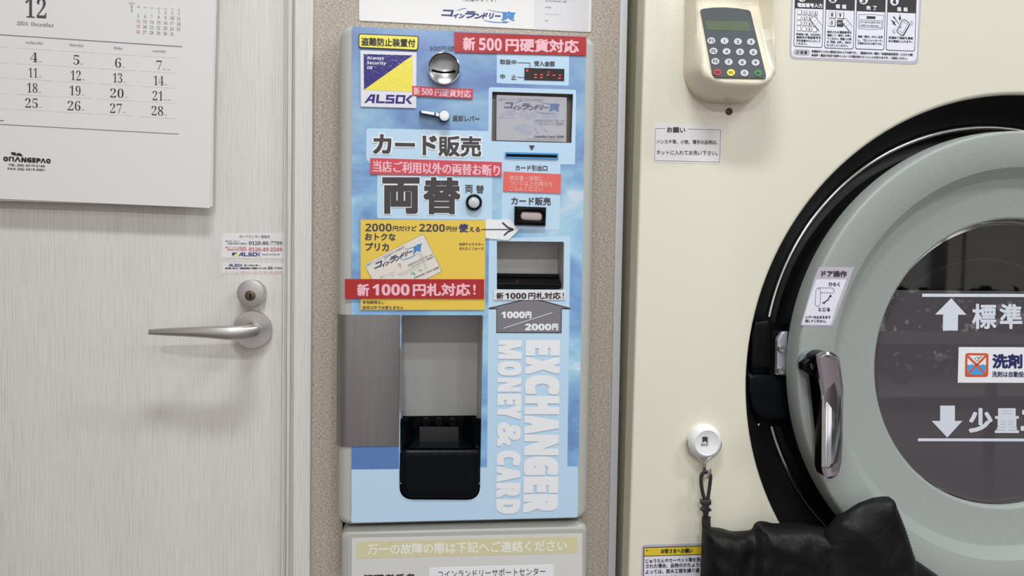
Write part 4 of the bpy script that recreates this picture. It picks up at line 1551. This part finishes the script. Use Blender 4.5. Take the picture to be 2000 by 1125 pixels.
def lift(poly, dy):
    return [Vector((x, face_y(z) + dy, z)) for x, z in poly]


i1, i2, i3 = inset_poly(hp, .0007), inset_poly(hp, .0034), inset_poly(hp, .0046)
g = G().rings([lift(hp, .0060), lift(hp, .0036), lift(i1, .0030), lift(i2, .0004), lift(i3, 0.0)], smooth=True, cap0=True)
up_ = [p for p in i3 if p[1] >= zmid]
lo_ = [p for p in i3 if p[1] < zmid]


def clip(poly, sgn):
    out = []
    for k in range(len(poly)):
        a, b = poly[k - 1], poly[k]
        sa, sb = (a[1] - zmid) * sgn, (b[1] - zmid) * sgn
        if sa * sb < 0:
            t = sa / (sa - sb)
            out.append((a[0] + (b[0] - a[0]) * t, zmid))
        if sb >= 0:
            out.append(b)
    return out


for sg in (1, -1):
    fc = lift(clip(i3, sg), 0.0)
    g.add(fc, tessellate_polygon([fc]))
hd = g.build('door_lever', M_CHROME, door)
sharpen(hd, 28)
i0 = inset_poly(hp, .0008)
back = [Vector((x, -.0905, z)) for x, z in inset_poly(hp, .0016)]
g = G().rings([back, [Vector((x, -.0925, z)) for x, z in i0], lift(i0, .0058)], smooth=True, cap0=True)
sharpen(g.build('lever_back', M_BLACK, door), 40)
hd['label'] = 'bent chrome pull lever'
bc = ctr(*tp(T26, (168, 190)), -.081)
lathe('lever_boss', bc, [(.0168, -.079), (.0168, -.083), (.0150, -.0855), (.0085, -.086), (.0085, -.097), (.0005, -.097)], mat('blue_grey_metal', rgb(140, 152, 158), .35, metal=.5), door, 40)
nk = W(roundp([(95, 190), (180, 128), (300, 150), (330, 300), (240, 340), (190, 300), (100, 240)], 14, 4), -.092, T26)
relief('lever_neck', nk, -.0855, lambda x, z, d: .008 + .003 * qround(d, .003), M_BLACK, door, .004, (.0006, .002))
# latch block on the bezel
lat = relief('latch_block', W([(150, 115), (292, 110), (292, 522), (118, 522), (118, 220)], -.046, T27), -.012, lambda x, z, d: .030 + .004 * qround(d, .003), M_BLACK, wm, .005, (.0006, .002))
lat['label'] = 'glossy black latch cover'
relief('latch_base', W([(95, 565), (300, 572), (330, 585), (430, 590), (440, 960), (205, 952), (128, 860), (93, 690)], -.044, T27), -.012, lambda x, z, d: .028 + .004 * qround(d, .003), M_NAVYB, wm, .006, (.0006, .002))
relief('latch_bridge', W([(296, 190), (420, 200), (420, 590), (275, 590), (280, 530), (296, 520)], -.040, T27), -.012, lambda x, z, d: .026, M_BLACK, wm, .006, ())
relief('latch_bridge', W([(100, 80), (292, 84), (296, 120), (440, 140), (440, 600), (60, 610), (75, 300)], -.034, T27), -.012, lambda x, z, d: .018, M_BLACK, wm, .01, ())
relief('latch_bridge', W([(60, 560), (440, 570), (460, 1020), (95, 1010), (50, 830)], -.034, T27), -.012, lambda x, z, d: .016, M_BLACK, wm, .01, ())
stp = relief('strike_plate', W([(342, 266), (386, 208), (428, 206), (412, 576), (336, 572)], -.047, T27), -.040, lambda x, z, d: .006 + .001 * qround(d, .001), mat('matt_zinc', rgb(186, 188, 198), .4, metal=.6), wm, .004, (.0004, .001))
for p in ((376, 355), (372, 540)):
    c_ = ctr(*tp(T27, p), -.049)
    sc_ = lathe('cap_screw', c_, [(.0050, -.047), (.0050, -.0490), (.0044, -.0498), (.0026, -.0498), (.0024, -.0480), (.0003, -.0480)], M_SATIN, stp, 28)
c_ = ctr(*tp(T27, (180, 992)), -.033)
lathe('small_screw', c_, [(.0024, -.028), (.0024, -.0330), (.0016, -.0340), (.0003, -.0342)], M_CHROME, wm, 20)

# ------------------------------------------------------------------ keypad terminal on the washing machine
tm = thing('payment_terminal', Q(1425, 205, YWP), 'cream wedge-shaped keypad terminal screwed to the top of the washing machine front', 'keypad')
zt0, zb0_ = Q(1417, 20, -.068).z, Q(1445, 150, -.110).z
pa, pb = Q(1417, 20, -.068), Q(1445, 150, -.110)
d_ = (pb - pa)
d_.x = 0
nrm = Vector((1, 0, 0)).cross(d_.normalized())
if nrm.y > 0:
    nrm = -nrm
KP = Surf((0, pa.y, pa.z), nrm)
yplane = lambda z: pa.y + (pb.y - pa.y) * (z - pa.z) / (pb.z - pa.z)
xl_ = Q(1334, 150, YWP).x
xr_ = Q(1526, 120, -.105).x
zbt = Q(1430, 203, YWP).z
ztt = zt0 + .09
rad_ = .040
outl = [(xl_, ztt), (xl_, zbt + rad_)]
for k in range(1, 10):
    t = math.pi / 2 * k / 10
    outl.append((xl_ + rad_ * (1 - math.cos(t)), zbt + rad_ * (1 - math.sin(t)) ))
outl += [(xl_ + rad_, zbt), (xr_ - rad_, zbt)]
for k in range(1, 10):
    t = math.pi / 2 * k / 10
    outl.append((xr_ - rad_ * (1 - math.sin(t)), zbt + rad_ * (1 - math.cos(t))))
outl += [(xr_, zbt + rad_), (xr_, ztt)]
xc_, hw_ = (xl_ + xr_) / 2, (xr_ - xl_) / 2


def term_h(x, z, d):
    face = YWP - yplane(z) - .0012
    full = .0545
    kt = min(1, max(0, (z - zb0_) / (zt0 - zb0_)))
    side = .0545 - .020 * kt
    rim_u = min(1, max(0, (hw_ - abs(x - xc_) - .0055) / .005))
    rim_u = rim_u * rim_u * (3 - 2 * rim_u)
    face = min(max(face, .002), side - .0008)
    low = min(1, max(0, (z - zbt) / .02))
    h = side * (1 - rim_u) + face * rim_u
    zk = zb0_ - .0045
    if z < zk:
        t_ = min(1, (zk - z) / .006)
        h = h + (full - .001 - h) * t_ * t_ * (3 - 2 * t_)
    return max(.0, h * qround(d, .011 if z > zbt + .02 else .011 + .008 * min(1, (zbt + .02 - z) / .01)))


hs_ = relief('terminal_housing', outl, YWP, term_h, M_CREAMP, tm, .0028, (.0004, .0012, .0025, .0045, .0075, .0115, .016), 70)
kp = decal('keypad_plate', [(573, 66), (590, 58), (660, 50), (740, 49), (820, 55), (895, 68), (907, 80), (1012, 508), (1006, 520), (672, 513), (654, 494)], KP, M_KEYP, tm, 3, .0010, T13)
K1 = KP.off(.0010)
lcd = decal('lcd_screen', [(604, 138), (893, 143), (908, 207), (617, 198)], K1, M_LCD, kp, 3, .0002, T13)
keys = [('F1', 645, 270), ('1', 733, 272), ('2', 822, 276), ('3', 909, 278), ('F2', 660, 339), ('4', 747, 342), ('5', 836, 345), ('6', 925, 347),
        ('F3', 672, 408), ('7', 761, 412), ('8', 851, 415), ('9', 940, 416), ('取消', 686, 480), ('訂正', 776, 482), ('0', 866, 485), ('実行', 957, 486)]
for k, (s_, x, y) in enumerate(keys):
    m_ = {12: M_KEYR, 13: M_KEYY, 15: M_KEYG}.get(k, M_KEY)
    kb = decal('key', circ(x, y, 26.5, 28, 22), K1, m_, kp, 0, .0007, T13)
    if k in (12, 13, 15):
        kb['label'] = {12: 'red key', 13: 'yellow key', 15: 'green key'}[k]
    hw = (2.6 if s_ == '1' else 8) if len(s_) == 1 else 14
    lettering('key_lettering', [(s_, x - hw, y, x + hw, y + 1, 21 if k < 12 or k == 14 else 17, dict(b=.7))], K1.off(.0007), M_INK, kp, T13, .0001)
c_ = ctr(*tp(T13, (768, 740)), YWP - .003)
lathe('mounting_screw', c_, [(.0043, YWP), (.0043, YWP - .0016), (.0030, YWP - .0030), (.0004, YWP - .0034)], M_BRASS, tm, 28)
marks('screw_cross', stroke([(760, 738), (776, 742)], 3) + stroke([(766, 732), (770, 748)], 3), YWP - .0034, M_BLACK, tm, T13)

# ------------------------------------------------------------------ stickers on the washing machine
a = decal('request_sticker', [(442, 195), (1698, 236), (1670, 942), (430, 912)], YWP, M_PAPER2, None, 4, .0003, T22)
tag(a, 'small white request sticker with thin black frame, just below the keypad terminal', 'sticker')
ys = YWP - .0003
marks('frame_lines', stroke([(650, 290), (470, 286), (455, 878), (1648, 906), (1665, 318), (1068, 300)], 6), ys, M_INK, a, T22)
lettering_each('black_lettering', [('お願い', 680, 312, 1018, 322, 104, dict(b=3)), ('ハンカチ等、小物、薄手の品物は、', 492, 528, 1612, 544, 80, dict(b=1)), ('ネットに入れてお洗い下さい。', 488, 726, 1612, 740, 86, dict(b=1))], ys, M_INK, a, T22)

gd = decal('guide_sticker', [(130, -700), (1960, -640), (1880, 890), (1790, 900), (84, 822)], YWP, M_LABELG, None, [0, 0, 90, 90, 90], .0003, T25)
gd = gd
tag(gd, 'large rounded instruction sticker with four numbered steps, beside the keypad terminal', 'sticker')
marks('white_field', [roundp([(156, -700), (1925, -640), (1856, 862), (110, 794)], [0, 0, 80, 80])], ys, M_LABEL, gd, T25)
y2, y3, y4 = ys - .0002, ys - .0004, ys - .0006
steps = [((166, -300), (572, -290), (545, 668), (144, 650)), ((600, -290), (1008, -280), (978, 688), (572, 672)), ((1032, -280), (1436, -270), (1408, 700), (1002, 686)), ((1462, -270), (1866, -260), (1836, 718), (1430, 702))]
hb_ = [(118, 130), (136, 152), (156, 172), (172, 188)]
for q_, (ha, hb2) in zip(steps, hb_):
    tl_, tr2, br2, bl2 = [Vector(p) for p in q_]
    marks('step_outline', [roundp([tuple(tl_), tuple(tr2), tuple(br2), tuple(bl2)], 36)], y2, M_INK, gd, T25)
    fl_ = lambda yy_: bl2.x + (tl_.x - bl2.x) * (bl2.y - yy_) / (bl2.y - tl_.y)
    fr2 = lambda yy_: br2.x + (tr2.x - br2.x) * (br2.y - yy_) / (br2.y - tr2.y)
    marks('step_field', [roundp([(fl_(ha) + 8, ha), (fr2(hb2) - 8, hb2), (br2.x - 8, br2.y - 9), (bl2.x + 8, bl2.y - 9)], [0, 0, 30, 30])], y3, M_LABEL, gd, T25)
heads = [('電話番号入力', 196, 68, 546, 80, 62), ('確', 730, 88, 790, 90, 62), ('認', 818, 92, 880, 94, 62), ('完', 1156, 108, 1216, 110, 62), ('了', 1248, 112, 1304, 114, 60), ('連', 1586, 126, 1646, 128, 62), ('絡', 1676, 130, 1736, 132, 62)]
lettering_each('white_lettering', [h + (dict(b=3),) for h in heads], y3, M_LABEL, gd, T25)
nc = [('1', 262, -36), ('2', 690, -18), ('3', 1120, 0), ('4', 1550, 18)]
marks('number_discs', [circ(x, y, 60, 28) for _, x, y in nc], y3, M_LABEL, gd, T25)
lettering('number_lettering', [(sans(n), x - 26, y, x + 26, y, 78, dict(b=3)) for n, x, y in nc], y4, M_INK, gd, T25)
kx = [(195, 140), (268, 146), (342, 152), (416, 156)]
sq, sq2 = [], []
lab = {(0, 1): '1', (0, 2): '2', (0, 3): '3', (1, 1): '4', (1, 2): '5', (2, 1): '7', (2, 2): '8', (3, 2): '0'}
it = []
for r in range(4):
    for c in range(4):
        x, y = kx[c][0] - r * 2.5, kx[c][1] + r * 76
        sq.append(roundp([(x, y), (x + 62, y + 2), (x + 60, y + 66), (x - 2, y + 64)], 10, 3))
        sq2.append(roundp([(x + 3, y + 3), (x + 55, y + 5), (x + 53, y + 58), (x + 1, y + 56)], 9, 3))
        if (r, c) in lab:
            n_w = 5 if lab[(r, c)] == '1' else 10
            it.append((lab[(r, c)], x + 29 - n_w, y + 30, x + 29 + n_w, y + 31, 38, dict(b=1.5)))
for x, y in ((640, 160), (752, 166), (634, 272)):
    sq.append(roundp([(x, y), (x + 96, y + 3), (x + 93, y + 102), (x - 3, y + 98)], 14, 3))
    sq2.append(roundp([(x + 4, y + 4), (x + 86, y + 7), (x + 83, y + 92), (x + 1, y + 88)], 12, 3))
it += [('8', 664, 204, 698, 205, 56, dict(b=2)), ('9', 776, 212, 810, 213, 56, dict(b=2)), ('0', 660, 318, 692, 319, 56, dict(b=2))]
sq.append(roundp([(748, 278), (840, 282), (838, 378), (746, 374)], 14, 3))
marks('key_outlines', sq, y3 - .0001, M_INK, gd, T25)
marks('key_fields', sq2, y4, mat('lilac_white_key', rgb(226, 226, 236), .35), gd, T25)
lettering('key_lettering', it, y4 - .0001, M_INK, gd, T25)
lettering('key_lettering', [('実行', 758, 322, 822, 324, 36)], y4 - .0001, M_LABEL, gd, T25)


def finger(x, y, k):
    p = [(x - 25 * k, y + 60 * k), (x - 30 * k, y + 30 * k), (x - 12 * k, y), (x + 20 * k, y - 8 * k), (x + 48 * k, y + 10 * k), (x + 140 * k, y + 130 * k), (x + 96 * k, y + 210 * k)]
    return roundp(p, [20, 30, 30, 30, 20, 0, 0], 4), stroke([(x + 96 * k, y + 210 * k), (x - 25 * k, y + 60 * k), (x - 28 * k, y + 26 * k), (x - 8 * k, y + 2 * k), (x + 22 * k, y - 8 * k), (x + 48 * k, y + 10 * k), (x + 140 * k, y + 130 * k)], 6) + \
        stroke([(x + 10 * k, y + 80 * k), (x + 44 * k, y + 48 * k)], 3) + stroke([(x + 50 * k, y + 120 * k), (x + 84 * k, y + 90 * k)], 3)


fa, fb = finger(410, 236, .92), finger(846, 262, .82)
marks('finger_fields', [fa[0], fb[0]], y4 - .0003, M_LABEL, gd, T25)
marks('finger_outlines', fa[1] + fb[1], y4 - .0004, M_INK, gd, T25)
bx_ = [(1054, 204), (1220, 200), (1398, 214), (1388, 404), (1200, 412), (1046, 396)]
marks('screen_drawing', stroke(bx_ + bx_[:1], 4) + stroke([(1072, 276), (1378, 292), (1370, 386), (1064, 374), (1072, 276)], 5) + [[(1164, 224), (1286, 230), (1284, 264), (1161, 260)]], y4, M_INK, gd, T25)
ph = [(1660, 280), (1692, 272), (1752, 316), (1760, 344), (1672, 488), (1650, 494), (1588, 446), (1584, 424)]
marks('phone_drawing', stroke(ph + ph[:1], 9) + stroke([(1672, 300), (1736, 336), (1664, 460), (1602, 418), (1672, 300)], 4) + stroke([(1768, 340), (1680, 496), (1650, 496)], 8) +
      stroke([(1772, 296), (1786, 320), (1780, 350)], 4) + stroke([(1786, 284), (1804, 318), (1796, 362)], 4) + stroke([(1558, 410), (1546, 440), (1562, 466)], 4) + stroke([(1540, 398), (1526, 440), (1546, 474)], 4) +
      [[(1494, 272), (1566, 310), (1552, 322), (1580, 362), (1518, 330), (1534, 318)], [(1626, 192), (1646, 270), (1630, 264), (1634, 302), (1600, 244), (1618, 250)]] +
      stroke([(1538, 232), (1556, 258)], 16) + stroke([(1562, 262), (1586, 300), (1610, 330)], 8) + stroke([(1618, 372), (1656, 392)], 4) + stroke([(1634, 368), (1642, 396)], 4), y4, M_INK, gd, T25)
body = [('アリガトウゴザイマス', 1086, 308, 1354, 318, 26), ('オデンワイタシマス', 1084, 352, 1328, 362, 26),
        ('料金投入後、3分以内に', 180, 474, 524, 486, 36), ('連絡先の電話番号を', 180, 518, 524, 528, 36), ('市外局番から入力して', 180, 564, 518, 576, 36), ('ください。', 178, 606, 330, 612, 36),
        ('表示された電話番号を', 612, 444, 952, 454, 36), ('確認して「実行」を押し', 612, 490, 952, 500, 36), ('てください。間違った時', 610, 536, 950, 548, 36), ('は「取消」を押し、初めか', 608, 582, 948, 594, 36), ('ら入力してください。', 606, 628, 906, 640, 36),
        ('再度「実行」ボタンを押', 1040, 508, 1384, 520, 36), ('し、「正しいメッセージ」', 1038, 556, 1382, 568, 36), ('が表示されたら完了です。', 1036, 602, 1378, 614, 36),
        ('洗濯終了連絡を連絡', 1468, 524, 1810, 534, 36), ('先の電話に入れます。', 1464, 572, 1800, 582, 36)]
lettering('step_lettering', [b + (dict(b=1.2),) for b in body], y3 - .0001, M_INK, gd, T25)
marks('caution_pill', [roundp([(146, 684), (372, 692), (368, 776), (142, 766)], 40)], y2, mat('lilac_grey_ink', rgb(172, 168, 178), .4), gd, T25)
lettering('caution_lettering', [('ご', 184, 726, 222, 727, 40, dict(b=2)), ('注', 238, 728, 278, 729, 42, dict(b=2)), ('意', 292, 731, 332, 732, 42, dict(b=2)),
                                ('●連絡が入らない原因は次のような時です。（電源がOFF／圏外／非通知設定拒否／入力ミス等）', 396, 712, 1812, 764, 36, dict(b=1.2)), ('●音声・電波の状況で音声メッセージが聞き取りにくいことがありますが、ご承知ください。', 394, 766, 1732, 816, 36, dict(b=1.2))], y3, M_INK, gd, T25)

YR = -.0792
dl = decal('door_label', [(346, 160), (360, 152), (832, 156), (812, 200), (700, 520), (610, 760), (540, 950), (520, 966), (112, 960), (98, 940), (190, 620), (270, 340)], YR, M_LABELG, None, 8, .0003, T21)
tag(dl, 'slanted lilac label with lever diagram, stuck on the grey door ring above the lever', 'label')
yl_ = YR - .0003
marks('white_field', [roundp([(312, 318), (726, 322), (600, 660), (510, 945), (120, 942), (118, 925), (205, 620)], 12)], yl_, M_LABEL, dl, T21)
M_PLUM = mat('dark_plum_ink', rgb(62, 48, 58), .45)
lettering_each('black_lettering', [('ドア操作', 385, 240, 732, 246, 86, dict(b=4)), ('ひらく', 482, 386, 636, 390, 54, dict(b=3)), ('とじる', 342, 732, 502, 736, 54, dict(b=3)),
                              ('レバーは止まるまで', 166, 836, 508, 840, 42, dict(b=2)), ('回してください。', 162, 892, 446, 896, 42, dict(b=2))], yl_ - .0002, M_PLUM, dl, T21)
st1 = [(334, 437), (360, 450), (371, 480), (366, 660), (345, 690), (318, 690), (298, 665), (305, 480), (316, 450)]
st2 = [(340, 437), (530, 438), (558, 460), (558, 490), (535, 508), (371, 503)]
marks('lever_diagram', stroke(st1 + st1[:1], 5) + stroke(st2, 5) + stroke([(415, 640), (470, 605), (505, 550)], 15) + [[(388, 644), (432, 622), (428, 660)], [(510, 524), (528, 562), (484, 556)]], yl_ - .0002, M_PLUM, dl, T21)

dt = decal('detergent_sticker', [(153, 84), (1000, 86), (1000, 412), (144, 410)], YG, M_WHITE, None, 0, .0003, T24)
tag(dt, 'white sticker with crossed-out orange symbol, in the middle of the porthole glass', 'sticker')
yd = YG - .0003
M_ORG = mat('orange_print', rgb(205, 88, 48), .4)
marks('symbol_frame', [roundp([(214, 138), (426, 140), (422, 358), (208, 358)], 26)], yd, M_ORG, dt, T24)
marks('symbol_field', [roundp([(234, 160), (404, 162), (400, 336), (229, 336)], 6)], yd - .0001, M_WHITE, dt, T24)
wv = [(231, 240), (252, 250), (275, 240), (300, 250), (325, 240), (350, 250), (375, 240), (402, 252), (400, 336), (229, 336)]
marks('water', [wv], yd - .0002, mat('water_blue_print', rgb(64, 156, 222), .4), dt, T24)
marks('symbol_cross', stroke([(240, 170), (396, 330)], 20) + stroke([(398, 168), (236, 330)], 20), yd - .0003, M_ORG, dt, T24)
marks('cup_drawing', stroke([(298, 186), (326, 174), (338, 202), (318, 212), (298, 186)], 3) + stroke([(330, 182), (364, 168)], 3) + stroke([(334, 190), (366, 176)], 3), yd - .0004, M_INK, dt, T24)
M_NAVYD = mat('dark_navy_print', rgb(34, 40, 92), .4)
lettering('navy_lettering', [('洗剤', 460, 212, 736, 214, 134, dict(b=6)), ('を', 756, 214, 860, 216, 120, dict(b=6)), ('洗剤は自動投入', 458, 332, 800, 334, 54, dict(b=1.2))], yd, M_NAVYD, dt, T24)

cu = decal('care_sticker', [(176, 932), (190, 926), (760, 908), (760, 1500), (160, 1500)], YWP, M_LABELG, None, [10, 10, 0, 0, 0], .0003, T17)
tag(cu, 'bottom sticker with a yellow heading band, half hidden behind the black bag', 'sticker')
marks('dark_frame', [[(186, 942), (760, 926), (760, 1500), (178, 1500)]], ys, M_INK, cu, T17)
marks('yellow_band', [[(191, 947), (760, 931), (760, 980), (190, 996)]], ys - .0002, mat('mustard_print', rgb(214, 190, 48), .4), cu, T17)
marks('white_field', [[(190, 1001), (760, 985), (760, 1500), (183, 1500)]], ys - .0002, M_LABEL, cu, T17)
lettering_each('black_lettering', [('お客さまへお願い', 296, 967, 500, 962, 30, dict(b=1)), ('じゅうたんやカーペット等を洗濯', 200, 1030, 572, 1018, 28, dict(b=.7)), ('された場合、品物のかたよりに', 200, 1062, 568, 1052, 28, dict(b=.7)),
                              ('よっては、脱水工程を繰り返し', 198, 1099, 568, 1086, 28, dict(b=.7)), ('てう事があります。', 202, 1138, 408, 1132, 28, dict(b=.7)), ('●', 203, 962, 211, 962, 8)], ys - .0004, M_INK, cu, T17)

# ------------------------------------------------------------------ magnetic hook and the bag hanging from it
hk = thing('magnetic_hook', Q(1374, 861, YWP), 'round white magnetic hook on the cream washing machine front, holding the black bag', 'hook')
hc = ctr(1373.6, 860, YWP)
kn = lathe('knob', hc, [(.0218, YWP), (.0222, YWP - .003), (.0212, YWP - .0085), (.0175, YWP - .0135), (.0160, YWP - .0145), (.0150, YWP - .0140), (.0003, YWP - .0138)], mat('white_porcelain_plastic', rgb(226, 226, 228), .15), hk, 64)
lettering_each('black_lettering', [('爽', 558, 254, 598, 256, 40, dict(b=1.2)), (serif('SO!'), 552, 288, 597, 290, 18)], YWP - .0140, M_INK, kn, T17)
yw = YWP - .008
wp = lambda x, y, yy_=yw: Q(*tp(T17, (x, y)), yy_)
M_WIRE = mat('bright_wire', (.75, .72, .66, 1), .18, metal=1)
left = spline([wp(465, 255), wp(463, 290), wp(482, 328), wp(520, 362), wp(550, 384), wp(563, 402), wp(566, 430), wp(569, 480), wp(572, 512)])
tube('wire', left, .0014, M_WIRE, hk, 10)
rt = spline([wp(678, 272), wp(674, 305), wp(654, 340), wp(618, 366), wp(590, 384), wp(578, 402), wp(577, 430), wp(576, 480), wp(576, 500, yw - .002), wp(582, 506, yw - .006), wp(594, 494, yw - .012), wp(606, 462, yw - .016), wp(612, 444, yw - .017)])
tube('wire', rt, [(.0014, .0014)] * (len(rt) - 10) + [(.0019, .0019)] * 10, M_WIRE, hk, 10)

bag = thing('shopping_bag', Q(1500, 1124, -.1), 'crumpled black nylon bag hanging from the white hook in front of the washing machine', 'bag')
ysb = YWP - .016
sp_ = lambda pts, y_=ysb: [Q(*tp(T17, p[:2]), p[2] if len(p) > 2 else y_) for p in pts]
M_STRAP = mat('black_webbing', (.022, .022, .021, 1), .65, build=noise_bump(900, .3, .0006))
tube('strap', spline(sp_([(585, 655), (566, 610), (556, 560), (552, 520), (556, 478), (578, 462), (602, 470), (612, 490), (608, 540), (600, 600), (592, 655)])), (.0024, .0015), M_STRAP, bag, 8)
bk_ = relief('buckle', W(roundp([(552, 642), (618, 640), (618, 672), (604, 676), (606, 692), (620, 700), (618, 713), (603, 716), (600, 740), (588, 758), (572, 750), (568, 716), (552, 712), (553, 698), (566, 690), (566, 676), (553, 672)], 4, 3), ysb - .003, T17),
             ysb + .002, lambda x, z, d: .004 + .002 * qround(d, .0015), mat('matt_black_plastic', (.02, .02, .02, 1), .4), bag, .0022, (.0004, .001))
tube('strap', spline(sp_([(586, 745), (584, 780), (588, 830), (598, 880), (602, 915, -.092)])), [(.0058, .0018)] * 24 + [(.007, .003)], M_STRAP, bag, 10)
random.seed(3)


def wrinkle(x, z, s1, a1, s2, a2, seed):
    p = Vector((x * s1 * .8 + z * s1 * .9, z * s1 * .35 - x * s1 * .3, seed))
    return a1 * (1 - abs(noise.noise(p)) * 2) + a2 * noise.noise(Vector((x * s2, z * s2, seed + 5)))


body = [(112, 402), (128, 385), (165, 377), (255, 385), (345, 412), (430, 408), (500, 400), (516, 352), (550, 330), (600, 333), (660, 350), (760, 346), (880, 348), (1060, 380), (1300, 480), (1780, 640), (1950, 760), (2050, 1050), (2050, 1300), (70, 1300), (92, 900), (104, 600)]
bw = W(roundp(body, 25, 4), -.105, T18)
xA = Q(*tp(T18, (500, 500)), -.105).x


def bag_h(x, z, d):
    k = qround(d, .022)
    fold = .008 * math.exp(-((x - xA - .25 * (z - bw[0][1])) / .012) ** 2)
    return (.002 + k * (.020 + wrinkle(x, z, 22, .006, 60, .0025, 1.3)) - fold * k + (.006 * k if x > xA else 0))


relief('bag_body', bw, -.092, bag_h, M_CLOTH, bag, .0042, (.0008, .0025, .006), 75)
flap = [(960, 1300), (975, 720), (1000, 560), (1040, 420), (1080, 350), (1120, 300), (1170, 262), (1200, 250), (1310, 180), (1420, 140), (1500, 130), (1540, 131), (1562, 148)]
n_ = 17
for i in range(n_):
    t = (i + .5) / n_
    ex_ = lambda t: (1562 + (1725 - 1562) * (t * .9 + .1 * t * t) + 14 * math.sin(t * 3.1), 150 + 450 * t)
    p0, p1, p2 = ex_(i / n_), ex_(t), ex_((i + 1) / n_)
    flap += [p0, (p1[0] + 13, p1[1] - 3)]
flap += [(1728, 603), (1790, 1300)]
fw = W(flap, -.118, T18)


def flap_h(x, z, d):
    k = qround(d, .03)
    return .002 + k * (.018 + wrinkle(x, z, 16, .007, 50, .002, 4.7))


relief('bag_flap', fw, -.110, flap_h, M_CLOTH, bag, .0042, (.0008, .0025, .006), 75)

# ================================================================== street side of the shop, seen only as reflections
tb = thing('cafe_table', (2.6, -2.9, 0), 'dark table by the shopfront, reflected in the porthole glass', 'table')
G().box(1.9, 3.3, -3.2, -2.55, .70, .73).build('tabletop', M_MULL, tb)
for x in (1.95, 3.25):
    for y in (-3.15, -2.6):
        G().box(x - .02, x + .02, y - .02, y + .02, 0, .70).build('leg', M_MULL, tb)
sh = thing('street_hedge', (5.5, -6.4, 0), 'green clipped hedge outside the shopfront, reflected in the porthole glass', 'hedge')
g = G()
random.seed(5)
for k in range(1500):
    c_ = Vector((random.uniform(3.2, 8.0), random.gauss(-6.4, .2), random.uniform(.0, .85)))
    a_ = Vector((random.uniform(-1, 1), random.uniform(-1, 1), random.uniform(-1, 1))).normalized() * .09
    b2 = a_.cross(Vector((random.uniform(-1, 1), random.uniform(-1, 1), random.uniform(-1, 1)))).normalized() * .05
    g.add([c_ + a_, c_ + b2, c_ - a_, c_ - b2], [(0, 1, 2, 3)])
g.build('foliage', M_LEAF, sh, fix=False)
